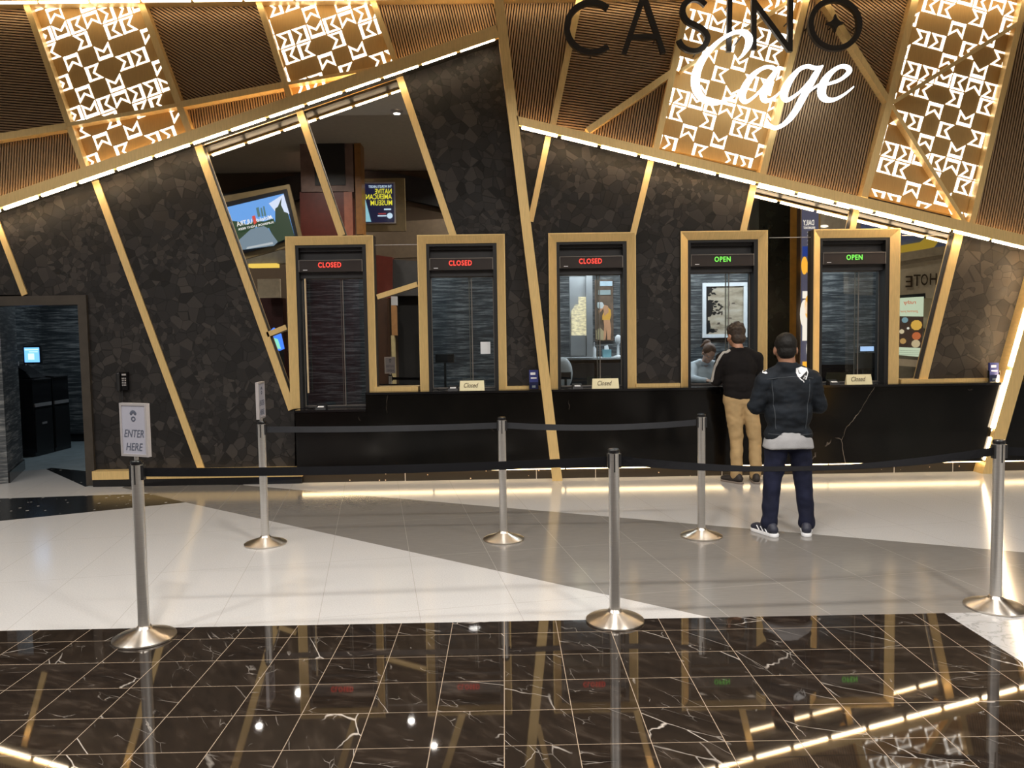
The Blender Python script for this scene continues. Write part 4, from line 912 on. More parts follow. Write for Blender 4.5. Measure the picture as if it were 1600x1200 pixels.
put('screen_case', MB().box((sx-.13, 11.66, sz-.13), (sx+.13, 11.70, sz+.13)), MT['black'], t)
sc_ = put('screen', MB().box((sx-.11, 11.655, sz-.11), (sx+.11, 11.659, sz+.11)), emis('blue_screen', (.16, .45, 1), 1.3, (.02, .05, .1)), t)
mb = MB(); mb.box((sx-.055, 11.6525, sz-.07), (sx+.035, 11.6545, sz+.02)); mb.box((sx-.1, 11.6525, sz+.07), (sx+.1, 11.6545, sz+.085)); mb.box((sx-.04, 11.6525, sz+.04), (sx+.09, 11.6545, sz+.05))
put('screen_window', mb, emis('pale_blue_window', (.55, .8, 1), 1.2, (.1, .1, .1)), sc_)
put('screen_arm', MB().tube([(sx, 11.71, sz), (sx-.05, 11.76, sz-.1), (sx-.06, 11.78, 1.38)], .015, 8), MT['black'], t)

# ------------------------------------------------------------------ what stands across the hall and shows in the mirrors
def far(px, Yv, th, mat, name, lab=None, cat=None, par=None):      # upright slab facing the counter
    P = [vr(x, y, Yv) for x, y in px]; Y = 2*YM-Yv; return put(name, MB().prism([(p.x, p.z) for p in P], Y-th, Y), mat, par, label=lab, cat=cat)
def fbox(x0, y0, x1, y1, Yv, th, mat, name, lab=None, cat=None, par=None, floor=False):
    p = vr(x0, y0, Yv); q = vr(x1, y1, Yv); Y = 2*YM-Yv
    z0 = 0 if floor else q.z; return put(name, MB().box((min(p.x, q.x), Y-th, z0), (max(p.x, q.x), Y, p.z)), mat, par, label=lab, cat=cat)
def ftext(body, px, py, Yv, w_, h_, mat, par, name='lettering', shear=0, rot=0, off=.012):
    p = vr(px, py, Yv); tb = text_mb(body, w_, h_, .004, shear=shear, bold=.01); c, s = math.cos(rot), math.sin(rot)
    put(name, place(tb, (p.x, p.y+off, p.z), (-c, 0, s), (s, 0, c)), mat, par)
sV = lambda Yv: Yv/F
pinkst = simple('rosy_stone', (.20, .12, .095), .5, var=.3, vs=3); dred = simple('dark_red_panel', (.10, .015, .008), .4); ambr = simple('amber_wood', (.30, .13, .03), .4)
goldw = simple('dim_gold_wall', (.16, .115, .05), .5); dk = simple('near_black_panel', (.014, .012, .011), .5)
t = thing('stone_column', tuple(vr(515, 600, 21)*1)[:2]+(0,), 'stone clad column with a dark inset seen in the tall mirror', 'column')
fbox(468, 212, 553, 300, 21, .9, pinkst, 'stone_cladding', par=t); fbox(490, 224, 540, 289, 20.98, .02, dk, 'dark_inset', par=t); fbox(553, 214, 567, 366, 20.99, .5, ambr, 'amber_side', par=t)
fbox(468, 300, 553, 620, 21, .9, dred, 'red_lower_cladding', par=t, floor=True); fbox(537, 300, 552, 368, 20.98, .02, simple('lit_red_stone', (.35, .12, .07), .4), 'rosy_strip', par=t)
t = thing('wall_television', tuple(vr(405, 350, 20)), 'large television with a road scene seen in the tall mirror', 'television')
far([(340,308),(452,288),(474,380),(372,408)], 20.06, .08, goldw, 'bronze_surround', par=t)
far([(344,318),(448,295),(466,372),(368,400)], 20.03, .04, MT['black'], 'screen_case', par=t)
E_ = lambda n, c, s=1.0: emis(n, c, s, (.02, .02, .02))
far([(349.5,325),(443,302.5),(460,368),(374,391)], 19.98, .01, E_('tv_sky', (.12, .34, .80), 1.5), 'sky', par=t)
far([(420,318),(443,303.5),(452,334),(440,343)], 19.97, .005, E_('tv_cloud', (.62, .72, .95), 1.5), 'cloud', par=t)
far([(355,336),(359,337),(362,345),(372,346),(386,351),(398,349),(402,353),(374,376),(369,379)], 19.965, .005, E_('tv_trees', (.015, .06, .02), 1.0), 'left_trees', par=t)
far([(384,351),(398,345),(413,346),(427,341),(432,352),(418,357),(402,355)], 19.963, .005, E_('tv_mid', (.02, .07, .03), 1.0), 'middle_trees', par=t)
gr = E_('tv_green', (.015, .05, .02), 1.0)
far([(430,348),(430,326),(434,323),(437,316),(440,309),(439,320),(444,331),(450,333),(460,368),(433,379),(420,357)], 19.96, .005, gr, 'right_trees', par=t)
far([(370,378),(392,358),(412,353),(419,357),(434,378),(428,384),(374,391)], 19.958, .004, E_('tv_road', (.22, .32, .42), 1.0), 'road', par=t)
far([(385,389),(386,386),(426,378),(427,381.5)], 19.955, .004, E_('tv_car', (.6, .68, .75), 1.0), 'pale_car', par=t)
for q in (((400,325),(404,323.5),(407,338),(403,339)), ((411,322.5),(413,322),(416,337),(413,338)), ((407,325),(409,324.5),(412,338),(409,338.5))): far(q, 19.952, .004, E_('tv_tower', (.10, .24, .26), 1.0), 'tower', par=t)
rt = math.radians(-11); wtv = E_('tv_white', (1, 1, 1), 1.3)
ftext('ULTRA', 382, 348, 19.94, .40, .12, wtv, t, rot=rt); ftext('Michelob', 413, 341.5, 19.94, .42, .10, wtv, t, rot=rt, shear=.4); ftext('SUPERIOR LIGHT BEER', 400, 353, 19.94, .92, .05, wtv, t, rot=rt)
far([(393.5,338),(398.5,336.5),(401,348),(397,351)], 19.945, .004, E_('tv_red', (.8, .08, .05), 1.1), 'red_ribbon', par=t)
t = thing('museum_screen', tuple(vr(593, 350, 22)), 'lit screen advertising a museum in a gold surround seen in the tall mirror', 'screen')
fbox(566, 279, 634, 361, 22.1, .1, goldw, 'gold_surround', par=t); fbox(567, 285, 618.5, 349, 22.03, .03, MT['silver'], 'screen_case', par=t)
fbox(568, 287.5, 616, 347, 22.0, .01, E_('museum_navy', (.010, .012, .05), 1.0), 'screen_ground', par=t)
yl = E_('museum_yellow', (.85, .80, .05), 1.3); wt = E_('museum_white', (.6, .8, 1), 1.3)
ftext("THE WORLD'S LARGEST", 594, 291.5, 21.97, .64, .075, wt, t); ftext('NATIVE', 599, 299, 21.97, .46, .14, yl, t); ftext('AMERICAN', 592, 307.5, 21.97, .72, .14, yl, t); ftext('MUSEUM', 596, 317, 21.97, .60, .14, yl, t)
far([(568.3,308),(571,312),(580,346.5),(569.5,346.5)], 21.97, .004, E_('museum_glacier', (.30, .62, .75), 1.2), 'pale_peak', par=t)
fbox(600, 326, 611, 328, 21.97, .004, wt, 'small_line', par=t); fbox(591, 333, 603, 335, 21.97, .004, E_('museum_red', (.4, .05, .06), 1), 'small_line', par=t); fbox(590, 336.3, 604, 338, 21.97, .004, wt, 'small_line', par=t)
p = vr(609, 337, 21.95); mb = MB(); mb.prism([(p.x+.08*math.cos(a*.5236), p.z+.08*math.sin(a*.5236)) for a in range(12)], p.y-.004, p.y); put('round_badge', mb, wt, t)
# lower part between and beside the first windows
far([(560,350),(720,340),(720,400),(560,405)], 23.2, .2, simple('brown_cornice', (.085, .06, .035), .5), 'brown_cornice', 'brown cornice band seen in the mirror between the first windows', 'cornice')
far([(585,398),(613,402),(613,466),(585,466)], 22.6, .5, dred, 'red_pilaster', 'dark red pilaster seen in the mirror between the first windows', 'pilaster')
far([(613,405),(700,412),(700,462),(613,462)], 22.7, .2, simple('dim_grey_slats', (.035, .035, .035), .5), 'grey_screen_wall', 'dim grey soffit panel seen in the mirror between the first windows', 'panel')
fbox(586, 466, 609, 640, 22.2, .4, simple('dim_brown_panel', (.05, .022, .010), .5), 'brown_pier', 'dim brown pier seen low in the mirror between the first windows', 'pier', floor=True)
t = thing('striped_column', tuple(vr(615, 600, 21.8))[:2]+(0,), 'slim pale column with a gold band seen in the mirror', 'column')
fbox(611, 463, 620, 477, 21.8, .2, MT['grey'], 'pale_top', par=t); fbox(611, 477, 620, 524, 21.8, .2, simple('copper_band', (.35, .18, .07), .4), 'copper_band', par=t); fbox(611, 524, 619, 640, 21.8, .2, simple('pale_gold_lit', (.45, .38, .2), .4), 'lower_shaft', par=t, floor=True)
fbox(620, 463, 700, 640, 23, .1, simple('void_black', (.004, .004, .004), .8), 'doorway_dark_sheet', 'black sheet painting in the dark of a doorway seen in the mirror between the first windows', 'doorway', floor=True)  # black sheet paints in the darkness of the doorway
fbox(388, 412, 432, 417, 22, .3, E_('lit_yellow_cove', (1, .7, .12), 1.2), 'lit_cove', 'yellow lit cove seen in the mirror beside the first window', 'cove light')
fbox(380, 392, 470, 411, 22.2, .3, simple('grey_soffit', (.20, .19, .165), .6), 'grey_soffit', 'grey soffit under the television seen in the mirror', 'soffit')
fbox(402, 436, 438, 465, 22, .1, simple('cream_sign', (.42, .36, .25), .5), 'cream_panel', 'cream panel seen in the mirror beside the first window', 'panel')
fbox(404, 466, 447, 640, 22.5, .4, simple('maroon_wall', (.035, .008, .008), .4), 'maroon_pier', 'maroon pier seen low in the mirror beside the first window', 'pier', floor=True)
t = thing('slot_machine', tuple(vr(436, 600, 20))[:2]+(0,), 'slot machine with a glowing blue curved screen seen in the narrow mirror', 'slot machine')
fbox(424, 549, 447, 640, 20, .5, MT['black_gloss'], 'machine_body', par=t, floor=True)
far([(419,520),(427,512),(438,522),(443,545),(436,548),(426,546)], 20.02, .1, E_('slot_blue', (.05, .22, 1), 1.6), 'curved_screen', par=t)
far([(428,528),(434,530),(439,545),(431,545)], 19.9, .01, E_('slot_green', (.3, .9, .7), 1.3), 'screen_art', par=t)
# right-hand mirrors
dgreen = simple('dark_green_marble', (.012, .014, .010), .25, var=.6, vs=4)
t = thing('marble_column', tuple(vr(1210, 600, 15))[:2]+(0,), 'dark marble column with gold edge seen in the mirror by the fourth window', 'column')
fbox(1186, 312, 1235.5, 640, 15, .6, dgreen, 'marble_shaft', par=t, floor=True); fbox(1235.5, 312, 1243, 640, 14.98, .5, simple('antique_gold', (.40, .20, .03), .4, .3), 'gold_edge', par=t, floor=True); fbox(1243, 312, 1249, 640, 15.02, .4, simple('brown_edge', (.06, .035, .015), .5), 'brown_return', par=t, floor=True)
t = thing('lit_menu_poster', tuple(vr(1265, 600, 15))[:2]+(.6,), 'tall lit breakfast poster headed DAILY seen in the mirror', 'poster')
fbox(1250.5, 320, 1279.5, 640, 15.06, .1, MT['gold'], 'gold_frame', par=t); fbox(1253.5, 325, 1276.5, 636, 15.0, .03, E_('poster_slate', (.10, .10, .16), 1.0), 'poster_ground', par=t)
pw = E_('poster_white', (.95, .9, .8), 1.4); po = E_('poster_yellow', (1, .5, .05), 1.4)
ftext('DAILY', 1263, 348, 14.94, .21, .10, pw, t); ftext('BREAKFAST', 1264, 356, 14.94, .22, .045, pw, t)
for y in (362, 367, 375, 381, 445, 452): fbox(1262, y, 1275, y+1.6, 14.96, .004, pw, 'poster_line', par=t)
fbox(1254, 385, 1276, 400, 14.965, .004, E_('poster_blue', (.02, .06, .35), 1), 'blue_band', par=t)
for (x, y, rx, ry, m_) in ((1257, 415, 5, 14, po), (1266, 418, 6, 12, po), (1257, 490, 7, 22, pw), (1264, 480, 7, 20, po), (1262, 590, 10, 26, po), (1268, 545, 8, 20, pw)):
    p = vr(x, y, 14.95); k = 14.95/F; mb = MB(); mb.prism([(p.x+rx*k*math.cos(a*.393), p.z+ry*k*math.sin(a*.393)) for a in range(16)], p.y-.004, p.y); put('food_picture', mb, m_, t)
fbox(1254, 455, 1276, 466, 14.963, .004, pw, 'pale_band', par=t); fbox(1254, 486, 1276, 532, 14.9632, .004, pw, 'pale_picture', par=t); fbox(1254, 565, 1276, 634, 14.9634, .004, po, 'amber_picture', par=t)
far([(1281,300),(1345,318),(1345,372),(1281,372)], 17, .2, simple('taupe_soffit', (.25, .21, .15), .6), 'taupe_soffit', 'taupe soffit seen in the mirror above the fifth window', 'soffit')
p = vr(1288, 353.5, 16.9); put('soffit_spot', MB().ball((p.x, p.y, p.z), (.09, .03, .03)), E_('soffit_spot', (1, .9, .7), 2.2), smooth=True, label='small bright spot on the soffit seen in the mirror above the fifth window', cat='light')
t = thing('hotel_front', tuple(vr(1450, 600, 22))[:2]+(0,), 'cream hotel front with metal letters seen in the right-hand mirror', 'storefront')
crm = simple('cream_plaster', (.62, .52, .36), .6, var=.06); crd = simple('painted_shade_plaster', (.42, .34, .23), .6)  # second plaster is a darkened copy that paints shade into the lower cornice
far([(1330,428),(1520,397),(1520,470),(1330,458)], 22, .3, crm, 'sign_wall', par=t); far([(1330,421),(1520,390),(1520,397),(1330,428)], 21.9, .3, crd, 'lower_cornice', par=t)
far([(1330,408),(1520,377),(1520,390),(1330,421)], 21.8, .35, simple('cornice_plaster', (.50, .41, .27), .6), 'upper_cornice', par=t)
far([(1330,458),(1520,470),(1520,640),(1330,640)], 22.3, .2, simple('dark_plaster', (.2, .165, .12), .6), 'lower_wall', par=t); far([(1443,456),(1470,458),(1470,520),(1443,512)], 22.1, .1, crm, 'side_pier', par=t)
lm = simple('dark_metal_letter', (.06, .035, .015), .4, .3)
for ch, px, py in (('H', 1458, 436), ('O', 1444, 437), ('T', 1432.5, 438), ('E', 1420, 440)): ftext(ch, px, py, 21.95, .20, .32, lm, t, name='metal_letter')
far([(1330,330),(1520,330),(1520,420),(1330,420)], 24.0, .1, simple('slate_blue_wall', (.30, .40, .85), .7), 'blue_cove_wall', 'slate blue cove wall seen at the top of the right-hand mirror', 'wall')
far([(1380,400),(1380,388),(1440,378),(1452,368),(1466,363),(1480,362),(1470,372),(1460,386),(1440,391)], 23.9, .1, E_('lit_yellow_wave', (.75, .50, .05), .55), 'yellow_wave', 'yellow lit wave shape under the blue cove seen in the right-hand mirror', 'cove light')
t = thing('menu_screen', tuple(vr(1423, 560, 21.5)), 'lit menu screen with food pictures below the hotel letters', 'screen')
far([(1396,462),(1446,458),(1446,466),(1396,470)], 21.7, .2, MT['black'], 'screen_hood', par=t)
far([(1398,466),(1443.5,463.5),(1441,558),(1398,554)], 21.5, .05, E_('menu_mint', (.62, .75, .55), 1.1), 'screen_ground', par=t)
far([(1398,494),(1443,494.5),(1441,544),(1398,542)], 21.44, .01, E_('menu_dark', (.05, .03, .02), 1), 'picture_band', par=t)
for (x, y, r, c) in ((1432, 508, 9, (.75, .45, .08)), (1430, 506, 5, (.12, .05, .02)), (1414, 500, 5, (.2, .35, .4)), (1432, 525, 7, (.55, .15, .05)), (1431, 537, 7, (.6, .5, .3)), (1409, 518, 4, (.7, .6, .4)), (1411, 533, 5, (.5, .3, .1)), (1419, 513, 2, (.9, .9, .8))):
    p = vr(x, y, 21.40-.002*r); k = 21.4/F*r; mb = MB(); mb.prism([(p.x+k*math.cos(a*.628), p.z+k*.9*math.sin(a*.628)) for a in range(10)], p.y-.004, p.y); put('food_picture', mb, E_('food', c, 1.1), t)
ftext('ruthy', 1421, 473, 21.40, .34, .13, E_('menu_red', (.7, .15, .06), 1), t); ftext('gourmet your', 1420, 487, 21.40, .5, .08, E_('menu_red2', (.7, .3, .15), 1), t, shear=.2)
for y in (547, 550, 553): far([(1404,y),(1436,y+1),(1436,y+1.6),(1404,y+.6)], 21.42, .004, E_('menu_line', (.3, .38, .28), 1), 'menu_line', par=t)
far([(1398,560),(1442,563),(1440,574),(1398,571)], 21.3, .3, crm, 'ledge', 'cream ledge under the menu screen seen in the right-hand mirror', 'ledge')
# ------------------------------------------------------------------ stanchions, belts and signs
HT = 1.0
def make_stanchion(label):
    t = thing('stanchion', (0, 0, 0), label, 'stanchion')
    base = put('base', MB().lathe([(.168, .0), (.171, .004), (.171, .012), (.160, .019), (.115, .034), (.07, .048), (.045, .060), (.036, .075)], n=48), MT['spun'], t, smooth=True, angle=30)
    put('rubber_foot', MB().lathe([(.150, -.0), (.167, .0005), (.167, .003)], (0, 0, -.0005), 32), MT['black'], base)
    pole = put('pole', MB().lathe([(.0315, .06), (.0315, HT)], n=32), MT['steel'], t, smooth=True)
    put('cap', MB().lathe([(.033, HT), (.0345, HT+.004), (.0345, HT+.018), (.030, HT+.024), (.001, HT+.025)], n=32), MT['black_gloss'], t, smooth=True)
    s = MB()
    for a in (-90, 90):
        c, n = math.cos(math.radians(a)), math.sin(math.radians(a)); s.box((c*.0325-.0035 if abs(c) > .5 else -.0035, n*.0315-.002, HT-.11), (c*.0325+.0035 if abs(c) > .5 else .0035, n*.0315+.002, HT-.002))
    put('slot', s, MT['black'], pole)
    cz = HT-.045
    for sg in (-1, 1): put('belt_clip', MB().box((sg*.030-.008, -.017, cz-.042), (sg*.030+.012*(1 if sg > 0 else 1), .017, cz+.040)), MT['black'], t)
    return t
SP = [((-2.080, 4.366), 'nearest left steel stanchion with the ENTER HERE sign'), ((.627, 4.497), 'front middle steel stanchion at the edge of the dark marble'),
      ((2.952, 4.60), 'front right steel stanchion partly over the white marble'), ((-2.005, 6.376), 'rear left steel stanchion carrying a sign seen edge-on'),
      ((-.032, 6.385), 'rear middle steel stanchion on the grey band'), ((1.615, 6.375), 'rear right steel stanchion beside the man in the denim jacket')]
s0 = make_stanchion(SP[0][1]); ST = [s0]
for p, lab in SP[1:]: ST.append(dup(s0, (p[0], p[1], 0), 0, lab))
s0.location = (SP[0][0][0], SP[0][0][1], 0)
for o in ST: o['group'] = 'steel belt stanchions'
ex = dup(s0, (4.95, 4.75, 0), 0, 'steel stanchion just beyond the right edge', 'steel belt stanchions')
MT['belt'] = simple('black_webbing', (.006, .006, .007), .8, spec=.08, bmp=300); MT['belt_grey'] = simple('charcoal_webbing', (.018, .019, .022), .5, spec=.3)
def belt(a, b, sag, twist, label, mat, z=HT-.046, hw=.0245, za=0, zb=0):
    a = Vector((a[0], a[1], z+za)); b = Vector((b[0], b[1], z+zb)); d = (b-a); L = d.length; d.normalize(); n = Vector((-d.y, d.x, 0)).normalized()
    a += d*.040; b -= d*.040; vs = []; fs = []; K = 28
    for k in range(K+1):
        t = k/K; p = a.lerp(b, t); p.z -= sag*4*t*(1-t); th = math.radians(twist)*math.sin(math.pi*t); up = Vector((0, 0, 1))*math.cos(th)+n*math.sin(th); th_n = up.cross(d)
        for s, q in ((1, 1), (-1, 1), (-1, -1), (1, -1)): vs.append(p+up*hw*s+th_n*.0009*q)
    for k in range(K):
        for i in range(4): j = (i+1) % 4; fs.append((4*k+i, 4*k+j, 4*k+4+j, 4*k+4+i))
    fs += [(3, 2, 1, 0), (4*K, 4*K+1, 4*K+2, 4*K+3)]
    put('barrier_belt', MB().add(vs, fs), mat, label=label, cat='belt', group='retractable belts')
q = [p for p, _ in SP]
belt(q[0], q[1], .018, 12, 'black belt stretched between the nearest left and front middle stanchions', MT['belt'])
belt(q[1], q[2], .075, 66, 'twisted black belt sagging between the front middle and front right stanchions', MT['belt'])
belt(q[3], q[4], .01, 8, 'dark belt between the rear left and rear middle stanchions', MT['belt_grey'])
belt(q[4], q[5], .03, 8, 'dark belt between the rear middle and rear right stanchions', MT['belt_grey'])
belt(q[2], (4.95, 4.75), .03, 8, 'black belt leaving the front right stanchion towards the right', MT['belt'])
def sign(loc, rz, label):
    t = thing('sign_frame', (0, 0, 0), label, 'sign'); w_, h_ = .10, .15; z0 = .0; zc = z0+.02+h_
    f = MB(); e = .014; d = .0125
    f.box((-w_, -d, .02), (w_, d, .02+e)); f.box((-w_, -d, .02+2*h_-e), (w_, d, .02+2*h_)); f.box((-w_, -d, .02+e), (-w_+e, d, .02+2*h_-e)); f.box((w_-e, -d, .02+e), (w_, d, .02+2*h_-e))
    put('metal_frame', f, MT['silver'], t); pp = put('paper', MB().box((-w_+e, -d+.003, .02+e), (w_-e, d-.003, .02+2*h_-e)), MT['sign_paper'], t)
    put('neck', MB().lathe([(.012, -.001), (.012, .02)], n=16), MT['steel'], t)
    for sd in (-1, 1):
        o = lambda x, z: (x*(-sd), sd*(d-.0022), zc+z); r = (-sd, 0, 0)
        put('lettering', merge(place(text_mb('ENTER', .145, .042, .001, shear=.25), o(0, -.02), r, (0, 0, 1)), place(text_mb('HERE', .125, .042, .001, shear=.25), o(0, -.095), r, (0, 0, 1))), MT['ink_blue'], pp)
        em = MB()
        for k in range(5):
            a = math.radians(20+35*k); em.ball((.016*math.cos(a)*-sd, sd*(d-.0022), zc+.088+.014*math.sin(a)), (.010, .001, .010), 8)
        for k in range(9): a = 2*math.pi*k/9; em.ball((.013*math.cos(a), sd*(d-.0022), zc+.062+.011*math.sin(a)), (.005, .001, .005), 8)
        put('flower_emblem', em, MT['ink_blue'], pp)
    t.location = loc; t.rotation_euler = (0, 0, math.radians(rz)); return t
sign((q[0][0], q[0][1], HT+.026), -22, 'silver framed ENTER HERE sign facing the viewer on the nearest left stanchion')
sign((q[3][0], q[3][1], HT+.026), 93, 'silver framed sign seen nearly edge-on on the rear left stanchion')

# ------------------------------------------------------------------ people
from mathutils.bvhtree import BVHTree
def organic(name, mb, vox, mat, parent, smooth_it=6, fac=.5, wr=None, label=None):
    me = bpy.data.meshes.new(name); me.from_pydata([p for p in mb.v], [], mb.f); me.update()
    bm = bmesh.new(); bm.from_mesh(me); bmesh.ops.recalc_face_normals(bm, faces=bm.faces); bm.to_mesh(me); bm.free()
    o = bpy.data.objects.new('t', me); COL.objects.link(o)
    r = o.modifiers.new('r', 'REMESH'); r.mode = 'VOXEL'; r.voxel_size = vox
    s = o.modifiers.new('s', 'SMOOTH'); s.iterations = smooth_it; s.factor = fac
    bpy.context.view_layer.update(); dg = bpy.context.evaluated_depsgraph_get()
    nm = bpy.data.meshes.new_from_object(o.evaluated_get(dg)); bpy.data.objects.remove(o)
    if wr:
        nm.update(); vn = [v.normal.copy() for v in nm.vertices]
        for v, n in zip(nm.vertices, vn): v.co = v.co+n*wr(v.co, n)
    bvh = BVHTree.FromPolygons([v.co for v in nm.vertices], [list(p.vertices) for p in nm.polygons])
    org = ORG[parent.name]
    for v in nm.vertices: v.co -= org
    nm.materials.clear(); nm.materials.append(mat); nm.polygons.foreach_set('use_smooth', [True]*len(nm.polygons)); nm.update(); nm.name = name
    ob = bpy.data.objects.new(name, nm); COL.objects.link(ob); ob.parent = parent; ORG[ob.name] = org
    if label: ob['label'] = label
    return ob, bvh
def stick(mb, bvh, d, lift=.002):                              # lay flat artwork on a curved surface, seen along d
    d = Vector(d)
    def f(v):
        h = bvh.ray_cast(v-d*1.0, d); return (h[0]-d*lift) if h[0] else v
    return mb.xf(f)
from mathutils import noise as mnoise
def folds(amp, sc_, stretch=(1, 1, 1)):
    return lambda co, n: amp*(mnoise.noise(Vector((co.x*sc_*stretch[0], co.y*sc_*stretch[1], co.z*sc_*stretch[2])))+.5*mnoise.noise(Vector((co.x*sc_*2.1*stretch[0], co.y*sc_*2.1, co.z*sc_*2.1*stretch[2]+5))))
skin = simple('skin', (.42, .21, .13), .5, var=.08, vs=20); skin2 = simple('skin_tan', (.30, .15, .09), .5, var=.08, vs=20); skin3 = simple('skin_pale', (.62, .37, .27), .5, var=.06, vs=20)
def head(mb, c, R):                                            # c: centre of the head, R: 3x3 frame (x right of face, y face direction, z up)
    W = lambda x, y, z: Vector(c)+R @ Vector((x, y, z))
    mb.ball(W(0, -.012, .025), (.074, .092, .088), 18, rot=R); mb.ball(W(0, .022, -.045), (.056, .062, .066), 16, rot=R); mb.ball(W(0, .056, -.088), (.028, .024, .020), 12, rot=R)
    mb.ball(W(0, .088, -.022), (.012, .017, .022), 10, rot=R); mb.ball(W(0, .080, .004), (.008, .010, .026), 10, rot=R)
    for s in (-1, 1):
        mb.ball(W(s*.079, -.012, -.012), (.010, .020, .032), 12, rot=R); mb.ball(W(s*.030, .070, .028), (.024, .012, .009), 10, rot=R); mb.ball(W(s*.040, .055, -.030), (.022, .020, .022), 10, rot=R)
    mb.ball(W(0, .080, -.052), (.024, .010, .006), 10, rot=R); mb.ball(W(0, .078, -.063), (.020, .010, .006), 10, rot=R)
def eyes(c, R, par):
    mb = MB(); md = MB(); W = lambda x, y, z: Vector(c)+R @ Vector((x, y, z))
    for s in (-1, 1): mb.ball(W(s*.030, .068, .010), (.013, .010, .009), 10, rot=R); md.ball(W(s*.030, .0755, .010), (.006, .004, .006), 8, rot=R)
    e = put('eye', mb, MT['white'], par, smooth=True); put('iris', md, MT['black'], e, smooth=True)
def hand(mb, wrist, d, palm_n, side, curl=.5, L=.175):          # d: fingers direction, palm_n: out of the palm, side: thumb side sign
    d = Vector(d).normalized(); n = Vector(palm_n).normalized(); n = (n-d*n.dot(d)).normalized(); s = d.cross(n)*side; w = Vector(wrist)
    for k in range(4):
        o = (k-1.5)*.019; a = w+d*.02+s*o*.7; b = w+d*.085+s*o; mb.cap(a, b, .016, .0125, 10)
        fl_ = [.078, .088, .082, .064][k if side*1 > 0 else k]; p = b; dd = d.copy()
        for j, fr in enumerate((.45, .32, .26)):
            dd = (dd+n*curl*(.55+.2*j)).normalized(); q = p+dd*fl_*fr; mb.cap(p, q, .0095-.0008*j, .0088-.0008*j, 8); p = q
    th = w+d*.025-s*.024; t2 = th+(d*.6-s*.7+n*.3).normalized()*.038; t3 = t2+(d*.85-s*.25+n*.4).normalized()*.03; mb.cap(th, t2, .015, .011, 10); mb.cap(t2, t3, .0105, .009, 10)
def frame(face, tilt=0, roll=0):
    f = Vector(face).normalized(); x = f.cross(Vector((0, 0, 1))).normalized(); R = Matrix((x, f, x.cross(f))).transposed()
    return R @ Matrix.Rotation(-tilt, 3, 'X') @ Matrix.Rotation(roll, 3, 'Y')

def flatten(mb, z0, zmax): 
    for v in mb.v: v.z = max(z0, min(v.z, zmax))
    return mb
# --- man in the denim jacket
A = thing('person', (2.34, 6.40, 0), 'man in a black denim jacket with a shield patch, standing in the queue', 'person')
X = lambda px: 2.318+(px-1230)*.00524
Z = lambda py: 1.67-(py-522)*.00524
Y = 6.40; xc = X(1235)
R = frame((.12, 1, -.05))*1.12; hc = (X(1230), Y+.01, 1.545)
body = MB(); head(body, hc, R); body.cap((X(1231), Y-.01, 1.47), (X(1232), Y-.01, 1.37), .066, .074, 16)
body.ball((xc, Y, 1.16), (.15, .09, .22)); body.ball((xc, Y, .9), (.15, .09, .2))
arms = {}
for s in (-1, 1):
    sh = (xc+s*.185, Y, 1.29); el = (xc+s*.262, Y+.03, 1.075); wr = (xc+s*.075, Y+.27, 1.06); arms[s] = (sh, el, wr)
    body.cap(sh, el, .045, .038); body.cap(el, wr, .036, .027); hand(body, wr, (-s*.9, .25, .0), (0, -1, 0), s, .5)
    body.cap((xc+s*.09, Y, .86), (xc+s*.135, Y+.01, .47), .07, .05); body.cap((xc+s*.135, Y+.01, .47), (xc+s*.165, Y-.01, .10), .045, .034); body.cap((xc+s*.165, Y-.01, .07), (xc+s*.175, Y+.12, .05), .035, .028)
bo, _ = organic('body', body, .0085, skin2, A, 3); eyes(hc, R, bo)
hair = MB(); W = lambda x, y, z: Vector(hc)+R @ Vector((x, y, z))
hair.ball(W(0, -.020, .038), (.080, .092, .086), 20, rot=R); hair.ball(W(0, -.045, -.015), (.070, .062, .062), 16, rot=R)
organic('hair', hair, .007, simple('short_black_hair', (.007, .006, .005), .6, spec=.25, bmp=160), A, 2, wr=folds(.0022, 60))
jk = MB(); jk.ball((xc, Y-.005, 1.20), (.205, .135, .20), 20); jk.ball((xc, Y, 1.02), (.195, .142, .20), 20); jk.cap((xc-.06, Y, .88), (xc+.06, Y, .88), .115, .115, 18); jk.cap((xc-.085, Y, .84), (xc+.085, Y, .84), .110, .110, 18)
for s in (-1, 1):
    sh, el, wr = arms[s]; jk.cap((xc+s*.07, Y-.01, 1.365), (xc+s*.195, Y-.005, 1.285), .062, .082, 16); jk.cap(sh, el, .085, .070, 16)
    w2 = Vector(el).lerp(Vector(wr), .88); jk.cap(el, w2, .068, .048, 16)
flatten(jk, .768, 9)
jk.lathe([(.086, 1.345), (.088, 1.40), (.080, 1.440), (.066, 1.441), (.066, 1.35)], (X(1232), Y-.01, 0), 24)
denim = simple('black_denim', (.0065, .0095, .014), .75, spec=.25, var=.45, vs=9, bmp=220)
jo, jb = organic('denim_jacket', jk, .010, denim, A, 3, wr=folds(.009, 10, (1, 1, 1.6)))
hb = MB()
for (pts, r) in (([(X(1199)+i*(X(1276)-X(1199))/14, Y-.5, .815) for i in range(15)], .003), ([(X(1199)+i*(X(1276)-X(1199))/14, Y-.5, .765+.0) for i in range(15)], .003)): pass
def seam(pts, name='seam'):
    ps = []
    for i in range(len(pts)-1):
        for k in range(6):
            p = Vector(pts[i]).lerp(Vector(pts[i+1]), k/6); h = jb.ray_cast(Vector((p.x, Y-1, p.z)), Vector((0, 1, 0)))
            if h[0]: ps.append(h[0]-Vector((0, .001, 0)))
    if len(ps) > 2: put(name, MB().tube(ps, .0035, 6), simple('jacket_seam', (.035, .042, .05), .8), jo, smooth=True)
